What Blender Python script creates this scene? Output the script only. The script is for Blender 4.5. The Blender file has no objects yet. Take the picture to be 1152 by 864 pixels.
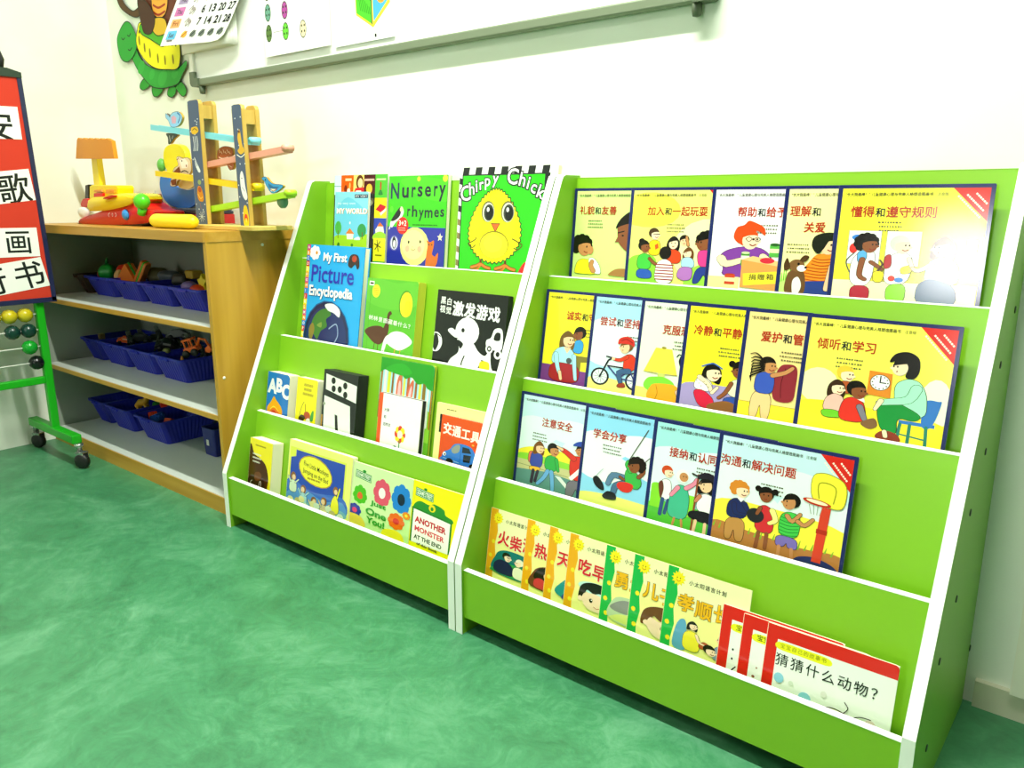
import bpy, bmesh, math, random
from mathutils import Vector, Matrix
from mathutils.geometry import tessellate_polygon
random.seed(7)
SC = bpy.context.scene
COL = SC.collection
PI = math.pi

# ---------------------------------------------------------------- camera (also turns a photo point into a place in the room)
CAM = (1.0197, -1.0774, 0.8779)
YAW, PIT, ROL, FPX = 0.6883, -0.2295, -0.0014, 890.59
def cam_axes():
    cy, sy, cp, sp = math.cos(YAW), math.sin(YAW), math.cos(PIT), math.sin(PIT)
    f = Vector((-sy*cp, cy*cp, sp)); r = Vector((cy, sy, 0)); u = r.cross(f)
    c, s = math.cos(ROL), math.sin(ROL)
    return c*r + s*u, -s*r + c*u, f
RX, UX, FX = cam_axes()
def ray(px, py):
    return RX*((px-576)/FPX) + UX*((432-py)/FPX) + FX
def at(px, py, Y):
    d = ray(px, py); t = (Y-CAM[1])/d.y
    return Vector(CAM) + d*t
def atz(px, py, Z):
    d = ray(px, py); t = (Z-CAM[2])/d.z
    return Vector(CAM) + d*t
def atx(px, py, X):
    d = ray(px, py); t = (X-CAM[0])/d.x
    return Vector(CAM) + d*t

# ---------------------------------------------------------------- colours and materials
_hc = {}
def hexc(h):
    if isinstance(h, tuple): return h
    if h not in _hc:
        v = [int(h[i:i+2], 16)/255 for i in (1, 3, 5)]
        _hc[h] = tuple(x/12.92 if x <= .04045 else ((x+.055)/1.055)**2.4 for x in v)
    return _hc[h]
_mats = {}
def mat(name, color='#ffffff', rough=.5, metal=0., spec=.5, noise=None, bump=None, attr=False, coat=0., trans=0.):
    if name in _mats: return _mats[name]
    m = bpy.data.materials.new(name); m.use_nodes = True
    nt = m.node_tree; b = nt.nodes['Principled BSDF']; N = nt.nodes.new; L = nt.links.new
    b.inputs['Base Color'].default_value = (*hexc(color), 1)
    b.inputs['Roughness'].default_value = rough; b.inputs['Metallic'].default_value = metal
    b.inputs['Specular IOR Level'].default_value = spec
    if coat: b.inputs['Coat Weight'].default_value = coat; b.inputs['Coat Roughness'].default_value = .08
    if trans: b.inputs['Transmission Weight'].default_value = trans
    if attr:
        a = N('ShaderNodeAttribute'); a.attribute_name = 'Col'
        L(a.outputs['Color'], b.inputs['Base Color'])
    if noise:   # (scale xyz, colour2, amount lo, hi, detail)
        tc = N('ShaderNodeTexCoord'); mp = N('ShaderNodeMapping'); mp.inputs['Scale'].default_value = noise[0]
        nz = N('ShaderNodeTexNoise'); nz.inputs['Scale'].default_value = 1; nz.inputs['Detail'].default_value = noise[4] if len(noise) > 4 else 5
        cr = N('ShaderNodeValToRGB'); cr.color_ramp.elements[0].position = noise[2]; cr.color_ramp.elements[1].position = noise[3]
        cr.color_ramp.elements[0].color = (*hexc(color), 1); cr.color_ramp.elements[1].color = (*hexc(noise[1]), 1)
        L(tc.outputs['Object'], mp.inputs['Vector']); L(mp.outputs[0], nz.inputs['Vector'])
        L(nz.outputs[0], cr.inputs[0]); L(cr.outputs[0], b.inputs['Base Color'])
        if bump:
            bp = N('ShaderNodeBump'); bp.inputs['Strength'].default_value = bump; bp.inputs['Distance'].default_value = .002
            L(nz.outputs[0], bp.inputs['Height']); L(bp.outputs[0], b.inputs['Normal'])
    _mats[name] = m
    return m
PRINT = mat('glossy printed card', attr=True, rough=.13, spec=.5)
PAINT = mat('matt printed colours', attr=True, rough=.6, spec=.25)
def floor_material():
    m = bpy.data.materials.new('mottled green floor paint'); m.use_nodes = True
    nt = m.node_tree; b = nt.nodes['Principled BSDF']; N = nt.nodes.new; L = nt.links.new
    tc = N('ShaderNodeTexCoord')
    def noise(scale, detail, dist, rough=.6):
        n = N('ShaderNodeTexNoise'); n.inputs['Scale'].default_value = scale; n.inputs['Detail'].default_value = detail
        n.inputs['Distortion'].default_value = dist; n.inputs['Roughness'].default_value = rough
        L(tc.outputs['Object'], n.inputs['Vector']); return n
    n1 = noise(3.4, 8, 1.4, .68); n2 = noise(15, 6, 2.2, .72); n3 = noise(45, 3, 0)
    mx = N('ShaderNodeMix'); mx.data_type = 'FLOAT'; mx.inputs[0].default_value = .38
    L(n1.outputs[0], mx.inputs[2]); L(n2.outputs[0], mx.inputs[3])
    cr = N('ShaderNodeValToRGB'); e = cr.color_ramp.elements
    e[0].position = .30; e[0].color = (*hexc('#285f3d'), 1)
    e[1].position = .70; e[1].color = (*hexc('#609a74'), 1)
    k = e.new(.5); k.color = (*hexc('#3d8056'), 1)
    L(mx.outputs[0], cr.inputs[0]); L(cr.outputs[0], b.inputs['Base Color'])
    rr = N('ShaderNodeMapRange'); rr.inputs[3].default_value = .28; rr.inputs[4].default_value = .5
    L(n2.outputs[0], rr.inputs[0]); L(rr.outputs[0], b.inputs['Roughness'])
    bp = N('ShaderNodeBump'); bp.inputs['Strength'].default_value = .25; bp.inputs['Distance'].default_value = .003
    L(n1.outputs[0], bp.inputs['Height']); L(bp.outputs[0], b.inputs['Normal'])
    return m
def wood_material(name, c1, c2, vertical=True):
    sc = (28, 28, 1.6) if vertical else (1.6, 28, 28)
    return mat(name, c1, .42, noise=(sc, c2, .35, .68, 5))

# ---------------------------------------------------------------- objects
def obj(name, me, m=None, parent=None, loc=None):
    o = bpy.data.objects.new(name, me); COL.objects.link(o)
    if m is not None and me is not None:
        for x in (m if isinstance(m, (list, tuple)) else [m]): me.materials.append(x)
    if parent is not None: o.parent = parent
    if loc is not None: o.location = loc
    return o
def thing(name, label, cat, loc=(0, 0, 0), rot=(0, 0, 0), group=None):
    o = bpy.data.objects.new(name, None); COL.objects.link(o); o.empty_display_size = .02
    o.location = loc; o.rotation_euler = rot; o['label'] = label; o['category'] = cat
    if group: o['group'] = group
    return o
def tag(o, label, cat, group=None):
    o['label'] = label; o['category'] = cat
    if group: o['group'] = group
    return o
def struct(o):
    o['kind'] = 'structure'; return o
def bm_mesh(bm, name='mesh', smooth=False):
    bmesh.ops.recalc_face_normals(bm, faces=bm.faces)
    me = bpy.data.meshes.new(name); bm.to_mesh(me); bm.free()
    if smooth:
        for p in me.polygons: p.use_smooth = True
    return me
def add_box(bm, lo, hi, bev=0., mtx=None, seg=2):
    r = bmesh.ops.create_cube(bm, size=1)
    vs = r['verts']
    for v in vs:
        v.co = Vector([lo[i] + (v.co[i]+.5)*(hi[i]-lo[i]) for i in range(3)])
    if bev:
        es = list({e for v in vs for e in v.link_edges})
        g = bmesh.ops.bevel(bm, geom=es, offset=bev, segments=seg, affect='EDGES', profile=.5)
        vs = list({v for f in g['faces'] for v in f.verts} | {v for v in vs if v.is_valid})
    if mtx is not None:
        for v in vs: v.co = mtx @ v.co
    return vs
def box(name, lo, hi, m, parent=None, bev=0.):
    bm = bmesh.new(); add_box(bm, lo, hi, bev)
    return obj(name, bm_mesh(bm, name), m, parent)
def frame_from(z, x=None):
    z = Vector(z).normalized()
    a = Vector((1, 0, 0)) if abs(z.x) < .9 else Vector((0, 1, 0))
    x = a - z*a.dot(z); x.normalize(); y = z.cross(x)
    return x, y
def add_tube(bm, pts, rad, n=12, cap=True):
    pts = [Vector(p) for p in pts]
    rad = rad if isinstance(rad, (list, tuple)) else [rad]*len(pts)
    rings = []
    t0 = (pts[1]-pts[0]).normalized(); x, y = frame_from(t0)
    for i, p in enumerate(pts):
        t = (pts[min(i+1, len(pts)-1)]-pts[max(i-1, 0)]).normalized()
        x = (x - t*x.dot(t)).normalized(); y = t.cross(x)
        rings.append([bm.verts.new(p + (x*math.cos(2*PI*k/n)+y*math.sin(2*PI*k/n))*rad[i]) for k in range(n)])
    for a, b in zip(rings, rings[1:]):
        for k in range(n): bm.faces.new((a[k], a[(k+1) % n], b[(k+1) % n], b[k]))
    if cap: bm.faces.new(rings[0][::-1]); bm.faces.new(rings[-1])
def tube(name, pts, rad, m, parent=None, n=12):
    bm = bmesh.new(); add_tube(bm, pts, rad, n)
    return obj(name, bm_mesh(bm, name, True), m, parent)
def add_lathe(bm, prof, n=20, mtx=None):
    rings = []
    for r, z in prof:
        if r < 1e-6: rings.append([bm.verts.new((0, 0, z))])
        else: rings.append([bm.verts.new((r*math.cos(2*PI*k/n), r*math.sin(2*PI*k/n), z)) for k in range(n)])
    for a, b in zip(rings, rings[1:]):
        for k in range(n):
            k2 = (k+1) % n
            if len(a) == 1 and len(b) == 1: continue
            if len(a) == 1: bm.faces.new((a[0], b[k2], b[k]))
            elif len(b) == 1: bm.faces.new((a[k], a[k2], b[0]))
            else: bm.faces.new((a[k], a[k2], b[k2], b[k]))
    if mtx is not None:
        for ring in rings:
            for v in ring: v.co = mtx @ v.co
def lathe(name, prof, m, parent=None, n=20, mtx=None, smooth=True):
    bm = bmesh.new(); add_lathe(bm, prof, n, mtx)
    return obj(name, bm_mesh(bm, name, smooth), m, parent)
def ball(name, c, r, m, parent=None, sc=(1, 1, 1)):
    bm = bmesh.new(); bmesh.ops.create_uvsphere(bm, u_segments=20, v_segments=12, radius=r)
    for v in bm.verts: v.co = Vector((v.co.x*sc[0], v.co.y*sc[1], v.co.z*sc[2])) + Vector(c)
    return obj(name, bm_mesh(bm, name, True), m, parent)
def add_prism(bm, pts, f, d0, d1):
    """outline pts (u, v) pulled from depth d0 to d1 through f(u, v, d)"""
    a = [bm.verts.new(f(u, v, d0)) for u, v in pts]; b = [bm.verts.new(f(u, v, d1)) for u, v in pts]
    n = len(pts)
    bm.faces.new(a); bm.faces.new(b[::-1])
    for k in range(n): bm.faces.new((a[k], b[k], b[(k+1) % n], a[(k+1) % n]))
def prism(name, pts, f, d0, d1, m, parent=None, bev=0.):
    bm = bmesh.new(); add_prism(bm, pts, f, d0, d1)
    if bev:
        bmesh.ops.bevel(bm, geom=list(bm.edges), offset=bev, segments=2 if bev < .005 else 4, affect='EDGES', profile=.5)
    return obj(name, bm_mesh(bm, name, bev >= .005), m, parent)
def round_rect(x0, y0, x1, y1, r, n=4, corners=(1, 1, 1, 1)):
    out = []
    for (cx, cy, a), on in zip(((x1-r, y1-r, 0), (x0+r, y1-r, 90), (x0+r, y0+r, 180), (x1-r, y0+r, 270)), corners):
        if on and r > 0:
            for k in range(n+1):
                t = math.radians(a+90*k/n); out.append((cx+r*math.cos(t), cy+r*math.sin(t)))
        else:
            t = math.radians(a+45); s = r*1.0
            out.append((cx+s*(1 if math.cos(t) > 0 else -1), cy+s*(1 if math.sin(t) > 0 else -1)))
    return out

# ---------------------------------------------------------------- flat printed artwork as stacked coloured shapes
_tc = bpy.data.curves.new('lettering', 'FONT'); _to = bpy.data.objects.new('lettering', _tc); COL.objects.link(_to)
_dg = bpy.context.evaluated_depsgraph_get()
_glyphs = {}
def glyph(s, bold=0.):
    """triangles of a lettering in layers, and its bounds"""
    k = (s, round(bold, 3))
    if k not in _glyphs:
        latin = all(ord(c) < 0x250 for c in s)
        _tc.body = s; _tc.offset = bold if latin else 0.; _tc.resolution_u = 3; _dg.update()
        me = _to.evaluated_get(_dg).to_mesh(); me.calc_loop_triangles()
        vs = [(v.co.x, v.co.y) for v in me.vertices]
        tr = [tuple(vs[i] for i in t.vertices) for t in me.loop_triangles]
        xs = [v[0] for v in vs] or [0, 1]; ys = [v[1] for v in vs] or [0, 1]
        lay = [tr]
        if bold and not latin:   # heavier strokes: the same lettering again a little to each side
            lay = [[tuple((x+dx*bold, y+dy*bold) for x, y in t) for t in tr] for dx, dy in ((-.8, -.8), (.8, -.8), (-.8, .8), (.8, .8))]
        _glyphs[k] = (lay, min(xs)-bold, max(xs)+bold, min(ys)-bold, max(ys)+bold)
    return _glyphs[k]
def catmull(p, closed=True, n=6):
    out = []; N = len(p)
    for i in range(N if closed else N-1):
        g = (lambda j: p[j % N]) if closed else (lambda j: p[max(0, min(N-1, j))])
        a, b, c, d = g(i-1), g(i), g(i+1), g(i+2)
        for k in range(n):
            t = k/n
            out.append(tuple(.5*(2*b[q]+(c[q]-a[q])*t+(2*a[q]-5*b[q]+4*c[q]-d[q])*t*t+(3*b[q]-a[q]-3*c[q]+d[q])*t**3) for q in (0, 1)))
    if not closed: out.append(p[-1])
    return out
def pairs(l): return l if l and isinstance(l[0], tuple) else [(l[i], l[i+1]) for i in range(0, len(l), 2)]
class Art:
    def __init__(s, f, outline=None):
        s.f = f; s.V = []; s.F = []; s.C = []; s.n = 1; s.clip = None; s.low = None; s.inhd = None
        if outline:
            ar = sum(outline[i][0]*outline[(i+1) % len(outline)][1]-outline[(i+1) % len(outline)][0]*outline[i][1] for i in range(len(outline)))
            s.clip = outline if ar > 0 else outline[::-1]
            s.ox, s.oy, s.os = 0, 0, 1
    def _clip(s, poly):
        cp = s.clip
        for i in range(len(cp)):
            ax, ay = cp[i]; bx, by = cp[(i+1) % len(cp)]
            ex, ey = bx-ax, by-ay
            dd = [ex*(y-ay)-ey*(x-ax) for x, y in poly]
            if min(dd) >= -1e-9: continue
            if max(dd) <= 0: return []
            out = []
            for j in range(len(poly)):
                p, q = poly[j-1], poly[j]; a, b = dd[j-1], dd[j]
                if (a >= 0) != (b >= 0):
                    t = a/(a-b); out.append((p[0]+(q[0]-p[0])*t, p[1]+(q[1]-p[1])*t))
                if b >= 0: out.append(q)
            poly = out
            if len(poly) < 3: return []
        return poly
    def faces(s, polys, c):
        c = hexc(c); d = s.n; s.n += 1
        for p in polys:
            if s.low: p = [(x if s.inhd is None else s.inhd+(x-s.inhd)*.86, y if y < s.low[0] else s.low[0]+(y-s.low[0])*s.low[1]) for x, y in p]
            if s.clip: p = s._clip(p)
            if len(p) < 3: continue
            i = len(s.V); s.V += [(u, v, d) for u, v in p]
            s.F.append(tuple(range(i, i+len(p)))); s.C.append(c)
        return s
    def p(s, pts, c):
        pts = pairs(pts)
        tr = tessellate_polygon([[Vector((x, y, 0)) for x, y in pts]])
        return s.faces([[pts[i] for i in t] for t in tr], c)
    def r(s, x0, y0, x1, y1, c): return s.faces([[(x0, y0), (x1, y0), (x1, y1), (x0, y1)]], c)
    def e(s, cx, cy, rx, ry, c, rot=0., n=18):
        ca, sa = math.cos(math.radians(rot)), math.sin(math.radians(rot))
        return s.faces([[(cx+rx*math.cos(2*PI*k/n)*ca-ry*math.sin(2*PI*k/n)*sa, cy+rx*math.cos(2*PI*k/n)*sa+ry*math.sin(2*PI*k/n)*ca) for k in range(n)]], c)
    def b(s, pts, c, n=5): return s.p(catmull(pairs(pts), True, n), c)
    def l(s, pts, w0, c, w1=None):
        """a stroke: one joined strip with round ends"""
        pts = pairs(pts); w1 = w0 if w1 is None else w1
        pts = [p for k, p in enumerate(pts) if k == 0 or math.hypot(p[0]-pts[k-1][0], p[1]-pts[k-1][1]) > 1e-7]
        if len(pts) < 2: return s
        N = len(pts)-1; loop = N > 2 and math.hypot(pts[0][0]-pts[-1][0], pts[0][1]-pts[-1][1]) < 1e-7
        dirs = [((b[0]-a[0])/(math.hypot(b[0]-a[0], b[1]-a[1])), (b[1]-a[1])/(math.hypot(b[0]-a[0], b[1]-a[1]))) for a, b in zip(pts, pts[1:])]
        A, B = [], []
        for i, (x, y) in enumerate(pts):
            d0 = dirs[i-1] if i else (dirs[-1] if loop else dirs[0]); d1 = dirs[i] if i < N else (dirs[0] if loop else dirs[-1])
            mx, my = d0[0]+d1[0], d0[1]+d1[1]; L = math.hypot(mx, my)
            if L < .3: mx, my, L = d1[0], d1[1], 1.
            mx, my = mx/L, my/L; k = min(1.6, 1/max(.3, mx*d1[0]+my*d1[1])); r = (w0+(w1-w0)*i/N)/2*k
            A.append((x-my*r, y+mx*r)); B.append((x+my*r, y-mx*r))
        out = [[A[i], A[i+1], B[i+1], B[i]] for i in range(N)]
        if not loop:
            for (x, y), (dx, dy), r in ((pts[0], (-dirs[0][0], -dirs[0][1]), w0/2), (pts[-1], dirs[-1], w1/2)):
                out.append([(x+r*(dx*math.cos(t)-dy*math.sin(t)), y+r*(dy*math.cos(t)+dx*math.sin(t))) for t in (-PI/2, -PI/4, 0, PI/4, PI/2)])
        return s.faces(out, c)
    def c(s, pts, w, c, w1=None, n=5): return s.l(catmull(pairs(pts), False, n), w, c, w1)
    def lb(s, pts, w0, w1, c, o='#2c211c'):
        pts = catmull(pairs(pts), False, 3); s.l(pts, w0+.7, o, w1+.7); return s.l(pts, w0, c, w1)
    def bd(s, pts, c, o='#2c211c', g=.4):
        pts = pairs(pts)
        for _ in range(2): pts = [q for i in range(len(pts)) for q in ((pts[i-1][0]*.22+pts[i][0]*.78, pts[i-1][1]*.22+pts[i][1]*.78), (pts[i][0]*.78+pts[(i+1) % len(pts)][0]*.22, pts[i][1]*.78+pts[(i+1) % len(pts)][1]*.22))]
        cx = sum(p[0] for p in pts)/len(pts); cy = sum(p[1] for p in pts)/len(pts)
        s.l(pts+[pts[0]], g*2, o); return s.p(pts, c)
    def t(s, txt, x0, y0, x1, y1, c, bold=0., sh=0., rise=0.):
        """lettering fitted to a box, y down; sh slants, rise tilts"""
        lay, a, b, lo, hi = glyph(txt, bold); kx = (x1-x0)/(b-a); ky = (y1-y0)/(hi-lo)
        for tr in lay: s.faces([[(x0+(x-a)*kx+sh*(y-lo)*ky, y1-(y-lo)*ky+rise*(x-a)*kx) for x, y in t] for t in tr], c)
        return s
    def k(s, txt, x, y, size, c, bold=0., adv=None, rise=0., rot=0.):
        """characters in square cells, (x, y) the top left of the first"""
        adv = adv or size; ca, sa = math.cos(rot), math.sin(rot)
        g = [glyph(ch, bold)[0] for ch in txt]
        for q in range(max(len(l) for l in g)):
            out = []
            for i, l in enumerate(g):
                X = x+i*adv; Y = y+rise*i+size*.87
                if q < len(l): out += [[(X+(u*ca-v*sa)*size, Y-(u*sa+v*ca)*size) for u, v in t] for t in l[q]]
            s.faces(out, c)
        return s
    def w(s, txt, x, y, size, c, bold=0., rot=0.):
        """a word from its left baseline point"""
        ca, sa = math.cos(rot), math.sin(rot)
        for tr in glyph(txt, bold)[0]: s.faces([[(x+(u*ca-v*sa)*size, y-(u*sa+v*ca)*size) for u, v in t] for t in tr], c)
        return s
    def bars(s, x, y, w, c, rows=3, h=1.1, gap=2.6, seed=1):
        """print too small to read"""
        rnd = random.Random(seed); out = []
        for q in range(rows):
            X = x + rnd.uniform(0, .1)*w; E = x + w*(1-rnd.uniform(0, .15))
            while X < E:
                d = rnd.uniform(.7, 1.6); out.append([(X, y+q*gap), (X+d, y+q*gap), (X+d, y+q*gap+h), (X, y+q*gap+h)]); X += d+rnd.uniform(.3, 1.)
        return s.faces(out, c)
    def hd(s, x, y, r, sk, hr, f=1, st='s', o='#2c211c'):
        """a child's head in a drawing: hair, face, ear, eyes, mouth; f = where it looks"""
        if s.low and s.inhd is None:
            s.inhd = x; s.hd(x, y, r, sk, hr, f, st, o); s.inhd = None
            return s
        if st == 'b': return s.e(x, y, r+.4, r*1.05+.4, o).e(x, y, r, r*1.05, hr)
        if st == 'l': s.b([x-r*1.1, y-r*.3, x, y-r*1.25, x+r*1.1, y-r*.3, x+r*1.05, y+r*1.3, x, y+r*1.1, x-r*1.15, y+r*1.4], hr)
        elif st == 'c':
            for q in range(9):
                t = PI*(.75+1.5*q/8)+PI*.0; s.e(x-f*r*.25+r*.95*math.cos(t)*1., y-r*.2+r*.8*math.sin(t), r*.52, r*.5, hr, 0, 10)
            s.e(x-f*r*.3, y-r*.2, r*.95, r*.95, hr)
        elif st == 'p':
            for q in (-1, 1): s.e(x+q*r*1.15, y-r*.7, r*.45, r*.45, hr, 0, 10)
            s.e(x, y-r*.2, r*1.05, r*1.02, hr)
        else: s.e(x-f*r*.18, y-r*.22, r*1.08, r*1.0, hr)
        s.e(x+f*r*.18, y+r*.15, r*.84, r*.95, sk)
        if f: s.e(x-f*r*.45, y+r*.2, r*.2, r*.27, sk, 0, 10).e(x+f*r*1.0, y+r*.25, r*.22, r*.16, sk, 0, 8)
        s.b([x-r*.95, y-r*.1, x-r*.5, y-r*1.0, x+r*.4, y-r*1.05, x+r*.92, y-r*.4, x+r*.5, y-r*.42, x-f*r*.1, y-r*.35, x-r*.6, y-r*.15], hr, 3)
        ex = [f*.45, f*.85] if f else [-.32, .32]
        for q in ex: s.e(x+q*r, y+r*.02, r*.1, r*.13, o, 0, 8)
        return s.c([x+r*(f*.3-.15), y+r*.58, x+r*(f*.45), y+r*.7, x+r*(f*.6+.15), y+r*.55], r*.12, '#8c2f22')
    def mesh(s, extra=None):
        """extra: (outline, depth, colour) solid card behind the print"""
        st = min(2e-5, .0011/s.n)   # each shape lies a hair in front of the one before
        V, F, C = [s.f(u, v, d*st) for u, v, d in s.V], list(s.F), list(s.C)
        if extra:
            ol, dep, c = extra; c = hexc(c); n = len(ol); i = len(V)
            V += [s.f(u, v, 0) for u, v in ol] + [s.f(u, v, -dep) for u, v in ol]
            F.append(tuple(range(i, i+n))); F.append(tuple(range(i+2*n-1, i+n-1, -1)))
            for k in range(n): F.append((i+k, i+n+k, i+n+(k+1) % n, i+(k+1) % n))
            C += [c]*(n+2)
        me = bpy.data.meshes.new('print'); me.from_pydata(V, [], F)
        a = me.color_attributes.new('Col', 'FLOAT_COLOR', 'CORNER'); buf = []
        for f, c in zip(F, C): buf += [c[0], c[1], c[2], 1.]*len(f)
        a.data.foreach_set('color', buf); me.update()
        return me
# ---------------------------------------------------------------- room
XW, YW = -2.13, .41                 # left wall and back wall faces
M_WALL = mat('white wall paint', '#f1f5e8', .7, noise=((3, 3, 3), '#edf1e0', .4, .6, 3))
M_CEIL = mat('ceiling paint', '#c9cabd', .8)
M_FAR = mat('darkened unseen wall paint', '#7f8874', .7)  # unseen walls, tone darkened to cut the bounced fill light
def wall(name, lo, hi, m): return struct(box(name, lo, hi, m))
XR_, YF_, ZC_ = 3.3, -4.6, 2.8
wall('wall_back', (XW-.12, YW, 0), (XR_+.12, YW+.12, ZC_), M_WALL)
wall('wall_left', (XW-.12, YF_, 0), (XW, YW, ZC_), M_WALL)
wall('wall_right', (XR_, YF_, 0), (XR_+.12, YW, ZC_), M_FAR)
bm = bmesh.new()
WX0, WX1, WZ0, WZ1 = .10, .80, 1.15, 1.75
for lo, hi in (((XW-.12, YF_-.12, 0), (WX0, YF_, ZC_)), ((WX1, YF_-.12, 0), (XR_+.12, YF_, ZC_)), ((WX0, YF_-.12, 0), (WX1, YF_, WZ0)), ((WX0, YF_-.12, WZ1), (WX1, YF_, ZC_))):
    add_box(bm, lo, hi)
struct(obj('wall_front', bm_mesh(bm), M_FAR))
fl = struct(box('floor', (XW-.12, YF_-.12, -.06), (XR_+.12, YW+.12, 0), None))
fl.data.materials.append(floor_material())
struct(box('ceiling', (XW-.12, YF_-.12, ZC_), (XR_+.12, YW+.12, ZC_+.1), M_CEIL))
M_BASE = mat('pale skirting paint', '#cfcdb4', .5)
struct(box('baseboard_back', (.862, YW-.012, 0), (XR_, YW, .05), M_BASE))
M_TRIM = mat('cream pilaster paint', '#efedda', .55)
struct(box('trim_1', (.915, YW-.02, .05), (1.25, YW, ZC_), M_TRIM))
# window in the opposite wall: daylight behind the camera
M_DAY = bpy.data.materials.new('daylight in window'); M_DAY.use_nodes = True
nt = M_DAY.node_tree; nt.nodes.clear(); e = nt.nodes.new('ShaderNodeEmission'); o_ = nt.nodes.new('ShaderNodeOutputMaterial')
e.inputs[0].default_value = (1, 1, .97, 1); e.inputs[1].default_value = 95; nt.links.new(e.outputs[0], o_.inputs[0])
M_WHITE = mat('white lacquer', '#f4f4ea', .35)
w = struct(box('window_1', (WX0, YF_-.09, WZ0), (WX1, YF_-.08, WZ1), M_DAY))
bm = bmesh.new()
for lo, hi in (((WX0, YF_-.07, WZ0), (WX0+.04, YF_-.03, WZ1)), ((WX1-.04, YF_-.07, WZ0), (WX1, YF_-.03, WZ1)), ((WX0+.04, YF_-.07, WZ0), (WX1-.04, YF_-.03, WZ0+.04)), ((WX0+.04, YF_-.07, WZ1-.04), (WX1-.04, YF_-.03, WZ1))):
    add_box(bm, lo, hi)
obj('window_frame', bm_mesh(bm), M_WHITE, w)

# ceiling lamps: long battens; first above the shelves, other two added as unseen fill
def batten(x0, x1, y, watt, label):
    t = thing('ceiling_light', label, 'ceiling light', ((x0+x1)/2, y, ZC_), group='strip lights on the ceiling')
    L = (x1-x0)/2
    box('housing', (-L, -.05, -.05), (L, .05, 0), M_WHITE, t, .004)
    d = bpy.data.lights.new('lamp tube', 'AREA'); d.shape = 'RECTANGLE'; d.size = 2*L; d.size_y = .07; d.energy = watt; d.color = (.975, 1, .92)
    o = bpy.data.objects.new('lamp_tube', d); COL.objects.link(o); o.parent = t; o.location = (0, 0, -.055)
batten(-.65, 1.02, -.30, 300, 'white strip light on the ceiling nearest the bookshelves')
batten(-2.0, .6, -2.0, 75, 'white strip light on the ceiling in the middle of the room')
batten(-2.0, .6, -3.6, 10, 'white strip light on the ceiling nearest the window')
wd = bpy.data.worlds.new('World'); SC.world = wd; wd.use_nodes = True
wd.node_tree.nodes['Background'].inputs[0].default_value = (1, 1, 1, 1); wd.node_tree.nodes['Background'].inputs[1].default_value = .03

# ---------------------------------------------------------------- green display bookshelves
XL, XR, TH = 0., .83, .017
ZK, YT, ZT = .1544, .3363, .9278
LIP = {1: (.0063, .142), 2: (.1087, .3106), 3: (.2012, .509), 4: (.2889, .7178), 5: (.3875, .9229)}
SL = {1: .165, 2: .165, 3: .165, 4: .10}            # slope of the board behind each row
FL = {1: .094, 2: .2625, 3: .463, 4: .671}          # slot floors
M_GREEN = mat('lime green laminate', '#84bd24', .32, spec=.45)
M_GREEND = mat('lime green laminate panel', '#78b022', .38, spec=.4)
M_EDGE = mat('white edge band', '#f6f7ee', .35)
M_GREENS = M_GREEND
M_HOLE = mat('dark screw cap', '#16331a', .5)
def side_profile(o=0.):
    # (y, z) outline; the top front corner is rounded
    pts = [(0, 0), (0, ZK)]
    k = YT/(ZT-ZK); R = .014
    a = (YT-k*R*1.0, ZT-R*1.0); pts += [(a[0], a[1]), (YT-.0005, ZT-.004), (YT+.009, ZT), (.398, ZT), (.398, 0)]
    return pts
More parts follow.
